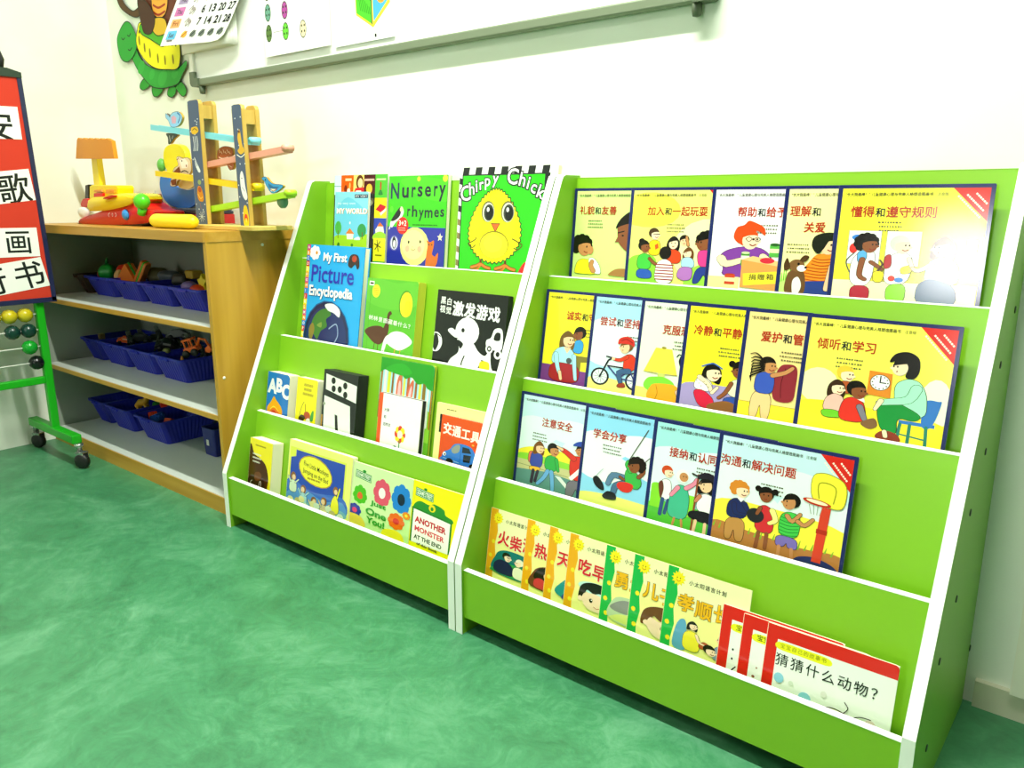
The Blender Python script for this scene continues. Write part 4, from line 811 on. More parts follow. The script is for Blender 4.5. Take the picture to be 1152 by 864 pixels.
def Ee(a, H):
    a.r(0, 0, 100, H*2, '#5db82a'); a.b([0, 0, 60, 4, 100, 0, 100, 30, 50, 40, 0, 30], '#66c030'); a.l([8, 0, 8, H], .8, '#4a9a20')
    a.e(79, 31, 13, 18.5, '#3f8a18').e(80, 31.6, 12, 17.4, '#f2e222'); a.e(84, 36, 7, 11, '#e2cf14')
    a.r(4, 4, 14, 10, '#f4f4e6'); a.r(5.4, 5.8, 12.6, 8.2, '#33301e'); a.e(19, 17, 8, 9, '#f4e32a'); a.bars(14, 13, 10, '#c88a1a', 4, 1, 2.8)
    a.b([2, 82, 14, 73, 32, 70, 44, 76, 48, 84, 44, 94, 34, 103, 22, 101, 10, 92], '#57301a'); a.b([38, 80, 44, 60, 46, 46, 51, 42, 54, 46, 50, 52, 50, 76, 46, 90], '#57301a'); a.l([24, 100, 23, 112], 1.2, '#57301a'); a.l([31, 100, 31, 113], 1.2, '#57301a')
    a.b([97, 90, 84, 78, 68, 75, 54, 80, 46, 92, 48, 98, 58, 104, 72, 108, 86, 102], '#f6f6ea'); a.b([50, 84, 43, 92, 40, 106, 39, 114, 43, 116, 46, 108, 48, 100, 56, 94], '#f6f6ea'); a.e(41.6, 113, .8, .8, BLK); a.l([66, 106, 64, 116], 1.2, '#e8a02a'); a.l([76, 106, 75, 117], 1.2, '#e8a02a')
    for i, ch in enumerate('树林里面藏着什么？'): a.k(ch, 8+i*9.9, 52+i*.9, 9.4, '#fbfbee', .012)
def Ff(a, H):
    a.r(0, 0, 100, H*2, '#0e1210')
    for ch, x, y in (('黑', 5, 7), ('白', 14, 8), ('视', 5, 16.5), ('觉', 14, 17.5)): a.k(ch, x, y, 8.4, '#f4f6ee', .02)
    for i, ch in enumerate('激发游戏'): a.k(ch, 24+i*17, 10.5+i*.6, 16.4, '#f8faf2', .034)
    W_ = '#fbfcf6'
    a.e(48, 43, 17, 16.5, W_); a.b([34, 46, 26, 41, 20, 44, 26, 49, 34, 52], W_); a.b([38, 52, 56, 54, 66, 64, 76, 68, 82, 60, 84, 72, 84, 100, 24, 100, 26, 80, 38, 68], W_); a.e(42, 42, 2.4, 2.6, '#0e1210'); a.l([31, 52, 36, 52], .8, '#0e1210'); a.b([36, 54, 44, 58, 40, 64], '#0e1210')
    a.c([47, 72, 44, 84, 54, 92, 66, 90, 70, 80, 76, 82, 78, 76, 72, 74], 1.8, '#0e1210')
    a.e(3, 60, 10, 12, W_); a.b([3, 49, 8, 60, 3, 71, -2, 60], '#0e1210'); a.c([-4, 52, 3, 50, 10, 53], 1, '#0e1210')
    a.b([76, 50, 82, 46, 86, 36, 96, 36, 98, 56, 92, 60, 78, 58], W_); a.b([86, 48, 88, 40, 94, 40, 94, 48], '#0e1210'); a.e(81, 59, 5, 5.6, W_).e(81, 59, 3, 3.4, '#0e1210').e(81, 59, 1.4, 1.6, W_); a.e(93, 64, 5, 5.6, W_).e(93, 64, 2.6, 3, '#0e1210')
    a.b([70, 76, 82, 75, 83, 86, 76, 90, 71, 88], '#f2e022'); a.b([71, 85, 76, 88, 82, 86, 80, 92, 72, 92], '#4a90b8'); a.p([(87+(4 if q % 2 == 0 else 1.8)*math.sin(q*PI/5), 85-(4 if q % 2 == 0 else 1.8)*math.cos(q*PI/5)) for q in range(10)], W_); a.p([(3+(5 if q % 2 == 0 else 2.4)*math.sin(q*PI/5), 90-(5 if q % 2 == 0 else 2.4)*math.cos(q*PI/5)) for q in range(10)], W_)
def Gg(a, H):
    a.r(0, 0, 100, H*2, '#1d74c4')
    for ch, x, y, z in (('A', 6, 56, 52), ('B', 40, 50, 50), ('C', 68, 64, 52)): a.w(ch, x, y, z, '#f6faf4', .05)
    a.b([6, 100, 20, 84, 34, 66, 44, 74, 66, 88, 76, 104, 70, 122, 56, 132, 30, 130, 8, 120], '#f0a41c'); a.e(40, 112, 22, 14, '#e8741a'); a.c([20, 104, 36, 94, 58, 104], 2, '#f8d84a'); a.b([26, 108, 40, 104, 52, 116, 40, 126, 28, 122], '#d8401c')
def Hh(a, H):
    a.r(0, 0, 100, H*2, '#f4ea16')
    for q, (x, w) in enumerate(((34, 50), (34, 44), (30, 58))): a.bars(x, 16+q*14, w, '#a88a14', 1, 8)
    a.c([22, 130, 30, 96, 40, 76], 2.4, '#6a4a14'); a.c([52, 140, 50, 110, 46, 84], 3, '#7a3a14'); a.b([44, 118, 60, 110, 74, 120, 70, 140, 46, 140], '#b5481c'); a.b([74, 140, 80, 108, 90, 104, 88, 140], '#3f9a3a'); a.b([20, 136, 34, 126, 50, 134, 40, 150, 20, 150], '#3a2a14'); a.b([56, 140, 70, 134, 76, 150, 58, 152], '#f4f0e0')
def Ii(a, H):
    a.r(0, 0, 100, H*2, '#131a18'); a.p([6, 8, 97, 20, 98, 52, 8, 38], '#eef2e6')
    for x, y in ((29, 19), (64, 24), (49, 33), (31, 34), (66, 41)): a.e(x, y, 6.2, 6.4, '#10120f')
    a.p([5, 50, 82, 60, 92, 140, 10, 140], '#eef2e6'); a.p([40, 82, 48, 83, 54, 116, 45, 115], '#10120f'); a.e(6, 66, 4, 3, '#9aa08a'); a.r(0, 88, 4, 124, '#b8862a')
def Jj(a, H):
    a.r(0, 0, 100, H*2, '#a6e4ea'); a.b([0, 60, 40, 56, 100, 62, 100, H, 0, H], '#8fd03a')
    for q, c in enumerate(('#9a6a1c', '#e8efe0', '#d8e63a', '#8a5a14', '#f4f4e6', '#b8862a', '#e0e84a', '#b5602a', '#f0f0da', '#9a5a1c', '#dfe650', '#8a6a20', '#e6f0e0', '#a87a24')): a.l([3+q*7.4, 16, 2+q*7.5, 80], 3.6+(q % 3), c, 4.6+(q % 3))
    a.b([6, 70, 12, 56, 18, 50, 24, 58, 30, 72], '#5cc02a'); a.b([70, 80, 76, 62, 84, 66, 90, 84], '#3fae2a')
    a.b([34, 58, 33, 32, 37, 20, 42, 24, 44, 38, 43, 58], '#d86a4a'); a.b([36, 56, 36, 36, 38, 27, 41, 33, 41, 56], '#f6c0c0'); a.b([54, 58, 54, 42, 58, 29, 64, 23, 65, 35, 61, 58], '#d86a4a'); a.b([56, 56, 57, 41, 61, 31, 62, 39, 59, 56], '#f6c0c0')
    a.b([26, 72, 31, 58, 48, 53, 62, 57, 69, 72], '#f0a824'); a.c([32, 61, 38, 58, 42, 61], 3, '#14120f'); a.c([52, 60, 58, 60, 64, 65], 3, '#14120f')
    a.b([-4, 20, -6, -8, 106, -8, 106, 28, 92, 31, 84, 25, 72, 27, 60, 20, 48, 23, 36, 15, 20, 18, 8, 16], '#1f9a1c'); a.b([10, 14, 40, 4, 60, 14, 40, 20], '#27a822'); a.r(0, 100, 100, H, '#6ab82a')
def Kk(a, H):
    a.r(0, 0, 100, H*2, '#fbfbf2'); a.r(0, 0, 9, H, '#e8541a')
    a.k('大哥', 14, 24, 6, '#2a2a26', .02); a.k('和', 14, 36, 6, '#2a2a26', .02); a.k('旧作文', 14, 48, 6, '#2a2a26', .02)
    for q in range(8): a.e(56+8*math.cos(q*PI/4), 62+9*math.sin(q*PI/4), 5, 5.6, '#f0e020' if q % 2 else '#d8402a')
    a.e(56, 62, 6, 6.6, '#f8f4d0'); a.l([56, 72, 55, 96], 2, '#2f8a3a'); a.b([55, 88, 46, 82, 40, 88, 48, 94], '#2f8a3a'); a.b([36, 98, 50, 92, 70, 96, 78, 104, 40, 106], '#26262a')
def Ll(a, H):
    a.r(0, 0, 100, H*2, '#f7f49a'); a.t('I', 6, 14, 13, 40, '#14120f', .02); a.bars(18, 6, 20, '#4a4620', 1, 1.6); a.l([20, 20, 26, 19.5], 1.4, '#14120f'); a.e(31, 18, 1.6, 1.7, '#14120f'); a.e(37, 18.4, 1.6, 1.7, '#14120f')
    a.bars(52, 18, 20, '#8a8434', 1, 1.2)
def Mm(a, H):
    a.r(0, 0, 100, H*2, '#e6500f'); a.b([0, 40, 60, 46, 100, 40, 100, H, 0, H], '#e04a0c')
    for i, ch in enumerate('交通工具'): a.k(ch, 5+i*22.5, 13+i*1.2, 21.6, '#fbf6e2', .036)
    a.e(80, 46, 3, 2.6, '#f0b02a')
    a.b([8, 100, 12, 86, 26, 74, 36, 56, 54, 50, 76, 54, 88, 72, 96, 84, 98, 104, 96, 112, 10, 112], '#2f78cc'); a.b([30, 74, 40, 58, 50, 56, 48, 76, 36, 84], '#8f9a8c'); a.p([56, 58, 72, 58, 78, 72, 56, 76], '#1c2a34'); a.p([60, 80, 78, 78, 76, 100, 60, 102], '#13222c'); a.e(14, 92, 4, 6, '#f6f6ee').e(15, 93, 2, 3, '#1c1c20'); a.c([52, 54, 53, 80, 52, 106], 1.4, '#1b5aa4'); a.l([12, 104, 50, 108], 1.6, '#9ac4ea'); a.e(28, 110, 9, 9, '#1a1d22'); a.e(84, 110, 9, 9, '#1a1d22')
def Nn(a, H):
    a.r(0, 0, 100, H*2, '#f2e01e'); a.b([-10, 40, 4, 16, 22, 40, 50, 48, 76, 62, 90, 92, 88, 120, 80, H+10, -10, H+10], '#4a2410'); a.bars(24, 14, 54, '#7a6410', 1, 3.6)
    for q in range(3): a.bars(14, 38+q*10, 40, '#e8e0cc', 1, 4, 3, q+3)
    a.b([0, 110, 20, 96, 44, 104, 60, 92, 76, 112, 70, H, 0, H], '#3a1c10'); a.c([10, 130, 14, 116, 20, 112], 1.6, '#cfc7b0'); a.c([50, 128, 52, 112, 58, 108, 60, 120], 2, '#cfc7b0'); a.b([30, 90, 50, 84, 62, 96, 46, 108, 30, 106], '#6a3a1c')
def Oo(a, H):
    a.r(0, 0, 100, H*2, '#eef07a'); a.r(2, 7, 92, H, '#e2e84a'); a.p([12, 9, 90, 9, 90, H, 4, H, 4, 18, 12, 16], '#2848b0'); a.b([4, 40, 40, 50, 90, 44, 90, H, 4, H], '#3a6ac4'); a.b([4, 58, 30, 50, 60, 56, 90, 50, 90, H, 4, H], '#5a94d4')
    a.e(45, 26, 27.6, 15, '#b8942a', 8).e(45, 26, 26.4, 13.8, '#f0ea3a', 8)
    a.t('Five Little Monkeys', 26, 17.6, 66, 24, '#26240f', .01, 0, .1); a.t('Jumping on the Bed', 25, 25, 66, 31, '#26240f', .01, 0, .1); a.bars(33, 33.4, 24, '#8a6a14', 1, 1.8)
    a.b([4, 70, 30, 64, 60, 66, 90, 60, 90, H, 4, H], '#7ab4c8')
    for x, y, c, s in ((10, 38, '#cfe0c0', 1), (28, 50, '#a8d4dc', -1), (46, 60, '#e6d8b0', 1), (62, 56, '#d8c8a0', -1)): a.e(x, y, 4.6, 5.4, '#8a5a34'); a.e(x+s, y+.8, 3, 3.6, '#e8c89a'); a.bd([x-5, y+6, x, y+4, x+6, y+6, x+7, y+20, x-6, y+20], c); a.lb([x-4, y+7, x-8, y+1], 2, 1.6, c); a.lb([x+4, y+7, x+9, y+2], 2, 1.6, c)
    a.bd([74, 50, 79, 42, 84, 50, 86, 66, 72, 66], '#f0e83a'); a.e(79, 38, 4, 5, '#8a5a34'); a.e(79.4, 39, 2.6, 3.2, '#e8c89a'); a.lb([82, 46, 85, 34], 2, 1.5, '#f0e83a')
    for q in range(14): a.e(8+q*6.2, 68+5*math.sin(q*1.7), 5, 4, ('#e9e2a4', '#d9e6d0', '#c8b878')[q % 3])
def sign(a, x0, y0, x1, y1, rise=.12):
    d = (x1-x0)*rise
    a.p([x0-1, y0-1, x1+1, y0-1+d, x1+1, y1+1+d, x0-1, y1+1], '#1f8a2a'); a.p([x0, y0, x1, y0+d, x1, y1+d, x0, y1], '#f6f8e8'); a.p([x0+.6, y0+.6, x1-.6, y0+.6+d, x1-.6, y1-.6+d, x0+.6, y1-.6], '#1f8a2a'); a.t('SESAME STREET', x0+1.4, y0+1.4, x1-1.4, y1-1.4, '#f8f8ea', .02, 0, rise); a.e((x0+x1)/2+1, y0-1, 3, 1.6, '#1f8a2a')
def Pp(a, H):
    a.r(0, 0, 100, H*2, '#c8ec9c'); a.b([0, 0, 100, 0, 100, 40, 50, 60, 0, 40], '#d4f2ac')
    sign(a, 8, 9, 33, 15.6, .1)
    def daisy(x, y, r, c1, c2):
        for q in range(8): a.e(x+r*.62*math.cos(q*PI/4), y+r*.7*math.sin(q*PI/4), r*.42, r*.46, c1, 0, 10)
        a.e(x, y, r*.4, r*.44, c2, 0, 12)
    daisy(17, 38, 12, '#4fb81e', '#e0642a'); daisy(53, 26, 14, '#e0506a', '#f6f0ec'); daisy(84, 26, 15, '#2080d4', '#12243c'); daisy(10, 66, 11, '#2c3aa0', '#e0407a'); daisy(79, 60, 13, '#ee6a14', '#d42a20'); daisy(94, 44, 6, '#ee8a1a', '#f4e03a')
    a.t('Just', 35, 37, 62, 49, '#2f9a2c', .03, 0, .05); a.t('One', 28, 52, 64, 66, '#2f9a2c', .04, 0, .05); a.t('You!', 30, 68, 62, 81, '#2f9a2c', .04, 0, .05)
    a.b([-4, 76, 20, 74, 30, 90, 10, 100, -4, 96], '#e8d04a'); a.b([60, 82, 80, 76, 92, 84, 90, 100, 60, 100], '#f4e22a')
def Qq(a, H):
    a.r(0, 0, 100, H*2, '#f6ea10'); sign(a, 6, 9, 36, 18, .1)
    a.b([4, 34, 14, 26, 30, 28, 40, 24, 56, 28, 60, 36, 72, 40, 70, 46, 36, 44, 6, 42], '#2a8a2c'); a.e(36, 32, 6, 6, '#f0d820').e(36, 33, 2.6, 3.4, '#2a8a2c')
    a.p([1, 38, 72, 44, 72, H, 1, H], '#2a7a2a'); a.p([4, 41, 69, 47, 69, H, 4, H], '#fbfbf0')
    a.t('ANOTHER', 7, 51, 64, 63, '#c8243a', .05, 0, .08); a.t('MONSTER', 8, 67, 62, 77, '#d8384a', .04, 0, .08); a.t('AT THE END', 8, 82, 58, 90, '#3a4a2a', .04, 0, .06); a.t('of this Book', 14, 94, 52, 99, '#33382a', .03, 0, .06)
    a.b([84, 56, 96, 54, 98, 78, 84, 80], '#f4f4ea'); a.bars(86, 60, 9, '#8a8a7a', 6, 1.4, 3)
LS = -.8636
BK = [
 ('board_book', 'tall picture dictionary framed with small square pictures, behind the pale blue book', 4, -.815, .2195, .9415, .0135, .010, A1, 'hard', '#e9efe0', '#3a7a3a', .0, M_PAPER),
 ('board_book', 'sky blue board book with trees and a house, in front of the picture dictionary', 4, -.7995, .139, .897, .0225, .0075, A2, 'board', '#dff0f0', None, .004, M_PAPER),
 ('board_book', 'bright green and navy book with a smiling moon and leaping cow', 4, -.586, .2115, .935, .016, .014, Bn, 'board', '#2f9a24', '#1d6a1c', .002, M_PAPER),
 ('board_book', 'green book with a big yellow chick and black-striped border', 4, -.3335, .2935, .950, .017, .014, Cc, 'board', '#f2f2e6', '#e6e6da', .003, M_PAPER),
 ('encyclopedia', 'blue hardback encyclopedia with a globe and a coloured letter strip', 3, -.8165, .2405, .7545, .023, .020, Dd, 'hard', '#1a90d0', '#1a90d0', .0, M_PAPER),
 ('board_book', 'leaf green board book with a brown bird, white bird and yellow hole', 3, -.548, .1845, .6795, .0295, .0265, Ee, 'board', '#c8d83a', '#6aa82a', .006, M_PAPERY),
 ('board_book', 'black board book with a large white duck', 3, -.3045, .2165, .668, .021, .016, Ff, 'board', '#171b18', '#171b18', .004, M_PAPERD),
 ('board_book', 'small blue board book with white alphabet letters and an orange heap', 2, -.8595, .0995, .4105, .0375, .034, Gg, 'board', '#e6e2b8', '#e6e2b8', .010, M_PAPER),
 ('board_book', 'small yellow board book beside the blue alphabet book', 2, -.739, .0870, .4115, .0275, .024, Hh, 'board', '#efe9b0', '#efe9b0', .006, M_PAPER),
 ('board_book', 'thick black board book with five dots on a white tile', 2, -.6185, .1345, .448, .0355, .032, Ii, 'board', '#141b18', '#141b18', .0, M_PAPERD),
 ('board_book', 'woodland board book with pink ears among tree trunks, behind the white book', 2, -.431, .1815, .502, .0125, .009, Jj, 'board', '#2a8a24', '#2a8a24', .010, M_PAPERY),
 ('board_book', 'white board book with an orange spine and one flower', 2, -.4095, .1455, .4215, .029, .015, Kk, 'board', '#f3f0e4', '#e8541a', .0, M_PAPERD),
 ('picture_book', 'pale yellow picture book with a large black capital, behind the orange car book', 2, -.2335, .172, .4225, .0095, .006, Ll, 'paper', '#f4f0a0', '#f4f0a0', .0, M_PAPER),
 ('board_book', 'orange board book with a blue car', 2, -.2055, .1255, .4005, .0195, .0085, Mm, 'board', '#e6500f', '#c8440c', .0, M_PAPER),
 ('board_book', 'small yellow and dark brown board book at the far end of the bottom row', 1, -.8345, .1025, .2450, .0365, .034, Nn, 'board', '#f0e6a0', '#f0e6a0', .0, M_PAPER),
 ('board_book', 'blue board book with a yellow border and jumping figures', 1, -.681, .2515, .2685, .0205, .0165, Oo, 'board', '#eeee9a', '#eeee9a', .004, M_PAPER),
 ('picture_book', 'pale green picture book with coloured flowers', 1, -.4355, .2115, .2615, .0145, .005, Pp, 'paper', '#d8eeb8', '#d8eeb8', .0, M_PAPER),
 ('picture_book', 'yellow picture book with red and green lettering in a green frame', 1, -.2215, .176, .2625, .0155, .005, Qq, 'paper', '#f0e84a', '#f0e84a', .0, M_PAPER)]
for nm, lab, row, x, w, zt, off, t, fn, kind, edge, sp, rad, pg in BK:
    low = {Pp: (37, .62), Qq: (20, .78), Mm: (37, .6), Ee: (44, .76), Ff: (30, .9), Oo: (36, .8), Hh: (60, .8)}.get(fn)
    book(nm, lab, 'book', row, x, w, zt, off, t, fn, kind, edge, pages=pg, back=edge, spine=sp, rad=rad, corners=(1, 0, 0, 1), low=low)
# ---------------------------------------------------------------- whiteboard, papers, calendar, painted animals
M_ALU = mat('brushed aluminium', '#78836a', .45, metal=.2)
M_GREYP = mat('grey green corner plastic', '#55624a', .45)
M_BOARD = mat('whiteboard enamel', '#f3f5ee', .22)
WB0, WB1, WBZ, WBT = -1.545, .305, 1.238, 2.25
wb = thing('whiteboard', 'large whiteboard with an aluminium frame on the back wall', 'whiteboard', (0, 0, 0))
box('board_panel', (WB0+.01, YW-.018, WBZ+.01), (WB1-.01, YW-.004, WBT-.01), M_BOARD, wb)
for nm, lo, hi in (('frame_rail', (WB0+.03, YW-.024, WBZ), (WB1-.03, YW-.002, WBZ+.023)), ('frame_rail', (WB0+.03, YW-.028, WBT-.024), (WB1-.03, YW-.002, WBT)), ('frame_stile', (WB0, YW-.028, WBZ+.03), (WB0+.022, YW-.002, WBT-.03)), ('frame_stile', (WB1-.022, YW-.028, WBZ+.03), (WB1, YW-.002, WBT-.03))):
    box(nm, lo, hi, M_ALU if nm == 'frame_rail' else M_WHITE, wb, .004)
for x0, z0, sx, sz in ((WB0, WBZ, 1, 1), (WB1, WBZ, -1, 1), (WB0, WBT, 1, -1), (WB1, WBT, -1, -1)):
    o = [(0, .012), (.004, .004), (.012, 0), (.046, 0), (.046, .025), (.026, .025), (.025, .046), (0, .046)]
    prism('corner_cap', [(x0+sx*(u-.001), z0+sz*(v-.001)) for u, v in o], lambda u, v, d: (u, d, v), YW-.030, YW-.001, M_GREYP, wb)
for x in (-1.50, .262):
    k = lathe('mounting_clip', [(0, -.024), (.008, -.022), (.010, -.012), (.010, 0), (0, 0)], M_GREYP, wb, 14, Matrix.Translation((x, YW-.014, WBZ-.001)))
def sheet(name, label, cat, corners, art, thick=.0006):
    """a sheet of paper through four room points TL, TR, BR, BL; art in 100-wide units, y down"""
    TL, TR, BR, BL = corners
    n = (TR-TL).cross(BL-TL).normalized()
    if n.y > 0: n = -n
    H = 100*(BL-TL).length/(TR-TL).length
    def f(u, v, d):
        s, t = u/100, v/H
        return tuple((TL*(1-s)+TR*s)*(1-t) + (BL*(1-s)+BR*s)*t + n*d)
    a = Art(f, [(0, 0), (100, 0), (100, H), (0, H)])
    art(a, H)
    o = obj(name, a.mesh(([(0, 0), (100, 0), (100, H), (0, H)], thick, '#f8f8f0')), PAINT)
    return tag(o, label, cat)
YB = YW-.0195
def beetles(a, H):
    a.r(0, 0, 100, H, '#fafaf4')
    z = H-34; cs = (('#c83a6a', '#7d8f86', '#8a9a8a'), ('#6aa08a', '#b04a9a', '#f4f4e8'), ('#5a7a3a', '#6ac83a', '#ecd8b0'))
    for r_ in range(8):
        for c_ in range(3):
            x, y = 7+c_*27, H-21-r_*18.5+c_*1.2; c = cs[2-(r_ % 3)][c_]
            if c_ == 2 and r_ % 3: continue
            a.e(x, y, 5, 8, '#3a4a34').e(x, y, 4.2, 7, c)
            for q in range(4): a.e(x-2+4*(q % 2), y-3+5*(q//2), 1, 1.2, '#2a3424', 0, 8)
            a.l([x+8, y, x+22 if c_ == 0 and r_ % 3 == 0 else x+8.6, y], .5, '#6a6a5a')
    a.c([88, H-88, 91, H-80, 88, H-76, 92, H-70], 1, '#8a8a80')
X0, X1 = -1.115, -.815
sheet('drawing_sheet', 'white sheet with rows of small coloured beetles on the whiteboard', 'poster', [Vector((X0, YB, 1.86)), Vector((X1, YB, 1.86)), Vector((X1, YB-.008, 1.284)), Vector((X0, YB-.008, 1.284))], beetles)
def gem(a, H):
    a.r(0, 0, 100, H, '#fbfcf6'); b = H-13; inner = a.clip; a.clip = None; n0 = len(a.V)
    a.p([26, b-60, 52, b-86, 80, b-66, 84, b-22, 56, b, 28, b-16], '#e8e23a')
    a.p([28, b-60, 52, b-84, 78, b-66, 80, b-46, 52, b-26, 28, b-40], '#7d2f22'); a.p([28, b-46, 54, b-30, 54, b-4, 29, b-18], '#4fc02e'); a.p([56, b-32, 82, b-52, 82, b-26, 57, b-6], '#4aa8d8'); a.e(70, b-32, 8, 9, '#f0a02a'); a.b([62, b-44, 70, b-40, 66, b-36], '#2f78b0')
    for q in range(7): a.c([32+q*7, b-66+(q % 3)*8, 38+q*5, b-56+(q % 2)*6], 1.6, '#a8402c'); a.c([32+q*3, b-40+q*3, 36+q*2.6, b-20+q], .9, '#2a8a1c')
    a.l([28, b-40, 54, b-28, 54, b-4], 1.4, '#2a3a4a'); a.l([54, b-28, 82, b-50], 1.4, '#2a3a4a')
    a.V[n0:] = [(u+10, v, d) for u, v, d in a.V[n0:]]; a.clip = inner; a.r(68, H-6.5, 71, H-3, '#14181a')
sheet('drawing_sheet', 'white sheet with a coloured gem-shaped box drawing on the whiteboard', 'poster', [Vector((-.80, YB, 1.72)), Vector((-.565, YB, 1.72)), Vector((-.565, YB-.003, 1.277)), Vector((-.80, YB-.003, 1.277))], gem)
# wall calendar hung over the left end of the whiteboard
def upto(p, q, k): return q + (q-p)*k
BL, TL = at(180, 52, .345), at(205, 0, .379); BR, TR = at(250, 46, .352), at(262, -4, .379)
TL2 = upto(BL, TL, .9); TL2.y = .377; TR2 = TL2 + (BR-BL)
def page(a, H):
    a.r(0, 0, 100, H, '#fbfbf5'); rh = H/10.4
    tags = ('#9ac8a0', '#8fc8a8', '#e8dc6a', '#a894b8', '#d87ab8', '#f0b070', '#6ac4ee'); wd = ('Sun', 'Mon', 'Tue', 'Wed', 'Thu', 'Fri', 'Sat')
    for i in range(7):
        y = H-3-rh*1.35*(7-i); a.r(6, y, 21, y+rh, tags[i]); a.t(wd[i], 9, y+rh*.24, 18, y+rh*.8, '#4a3a4a' if i != 5 else '#a8501c', .02)
        for j in range(4):
            n = i-2+1 + 7*j + 2
            if i == 6: continue
            x = 46+j*14; n = i+2+7*j - 0
            if n > 28: continue
            if n == 18: a.b([x, y, x+9, y-1, x+10, y+rh, x+1, y+rh], '#c0707a'); a.l([x+2, y, x+3, y+rh], 1, '#7a2a34'); continue
            a.t(str(n), x+(2.4 if n < 10 else 0), y+rh*.02, x+(8 if n < 10 else 10.5), y+rh*.98, '#1c1c20', .035)
        if i < 6: a.c([28, y+4, 33, y, 31, y+rh*.9, 38, y+rh*.4, 36, y+rh], .8, '#8a7a74'); a.e(35, y+3, 2.4, 1.8, '#b0a49c')
        else:
            for j in range(5):
                x = 30+j*14; a.b([x, y+5, x+5, y+1, x+9, y+5, x+5, y+8], '#e8b83a' if j == 0 else '#6a746a'); a.l([x+1, y+7, x+8, y+2], 1.2, '#b5481c' if j == 0 else '#2a302c')
            a.bars(9, y+rh*1.06, 10, '#3a3a40', 1, 1.6)
cal = thing('wall_calendar', 'wall calendar with curling pages hanging over the whiteboard end', 'calendar', (0, 0, 0))
n = (TR2-TL2).cross(BL-TL2).normalized()
if n.y > 0: n = -n
def sheet_mesh(TL, TR, BR, BL, art, n, curl=0.):
    H = 100*(BL-TL).length/(TR-TL).length
    def f(u, v, d):
        s, t = u/100, v/H; return tuple((TL*(1-s)+TR*s)*(1-t) + (BL*(1-s)+BR*s)*t + n*d)
    ol = [(0, 0), (100, 0), (100, H*.80), (98, H*.93), (92, H*.985), (80, H*1.0), (0, H)]
    a = Art(f, ol)
    art(a, H); return a.mesh((ol, .0005, '#f6f6ee'))
obj('top_page', sheet_mesh(TL2, TR2, BR, BL, page, n), PAINT, cal)
M_PAGE = mat('calendar paper', '#e9ecdf', .6)
for i in range(4):   # the pages behind, each a little curled
    b0, b1 = at(205+i*1.5, 62-i*.6, .380-.004*i), at(268-i*3.2, 50-i*.5, .378-.005*i)
    y0 = .383 - .0012*i
    bm = bmesh.new(); rows = []
    for q in range(9):
        t = q/8; zz = 1.62
        y = y0 + (b0.y-y0)*t*t; yb = y0 + (b1.y-y0)*t*t
        pL = Vector((b0.x, y, zz+(b0.z-zz)*t)); pR = Vector((b1.x - .006*math.sin(t*3), yb, zz+(b1.z-zz)*t))
        rows.append([bm.verts.new(pL*(1-s)+pR*s) for s in (0, .25, .5, .75, 1)])
    for r0, r1 in zip(rows, rows[1:]):
        for k in range(4): bm.faces.new((r0[k], r0[k+1], r1[k+1], r1[k]))
    o = obj('page', bm_mesh(bm, 'page', True), M_PAGE, cal); md = o.modifiers.new('thick', 'SOLIDIFY'); md.thickness = .0005

# the painted dinosaur-turtle and the monkey on the wall: cut-outs of painted card
def decal(name, label, cat, Y, order, arts):
    root = thing(name, label, cat, (0, Y, 0)) if arts else None
    return root
Yd = YW-.004
def px(pts): return [(p.x, p.z) for p in (at(x, y, Yd) for x, y in pairs(pts))]
def card(name, pts, c, parent, d, extra=None, ow=.006):
    ol = px(pts); ol = catmull(ol, True, 5)
    f = lambda u, v, dd: (u, Yd-d-dd, v)
    bm = bmesh.new(); add_prism(bm, ol, lambda u, v, dd: (u, Yd-dd, v), d-.0014, d)
    bm.free()
    a = Art(f); a.l(ol+[ol[0]], ow, '#1d2418'); a.p(ol, c)
    if extra: extra(a)
    return obj(name, a.mesh((ol, .0016, '#1d2418')), PAINT, parent)
G1, G2 = '#2c9a2c', '#2fa235'
dino = thing('wall_cutout', 'painted green turtle-dinosaur cut-out with a yellow shell on the wall', 'wall decoration', (0, 0, 0))
def dots(l, r, c): return lambda a: [a.e(*p, r, r*1.5, c) for p in px(l)]
for pts in ([160, 92, 166, 87, 173, 90, 168, 97, 162, 101, 158, 98], [172, 98, 180, 94, 184, 100, 178, 108, 173, 107], [192, 97, 198, 96, 198, 104, 194, 109, 189, 106], [196, 94, 205, 93, 210, 102, 207, 108, 202, 104]): card('foot', pts, G1, dino, .0018)
def face(a):
    for l in ([138.5, 43, 140, 45, 142, 43], [145, 40, 147, 41, 148.5, 38], [146, 56, 148, 57, 150, 54]): a.c(px(l), .004, '#14301a')
def blotch(a):
    for x, y, r in ((160, 76, .018), (184, 88, .022), (172, 84, .014), (198, 82, .016)):
        p = at(x, y, Yd); a.e(p.x, p.z, r*1.6, r, '#38ac3c', 30)
card('body', [152, 47, 156, 60, 164, 72, 176, 78, 190, 79, 203, 76, 210, 69, 211, 74, 206, 84, 201, 94, 190, 98, 182, 99, 172, 97, 164, 89, 156, 78, 150, 66, 146, 58], G2, dino, .0036, blotch)
card('head', [141, 27, 147, 26, 153, 36, 156, 47, 153, 60, 146, 69, 139, 67, 135, 56, 134, 42], G2, dino, .0054, face)
def shell(a):
    for i in range(11): p = at(159+i*4.1, 36+i*2.1+(0 if i < 6 else -(i-6)*1.6), Yd); a.e(p.x, p.z, .005, .006, '#33300f')
    for x, y in ((159, 46), (165, 54), (171, 60), (180, 66), (188, 68), (197, 67)): p = at(x, y, Yd); a.e(p.x, p.z, .0055, .016, '#8a7a12')
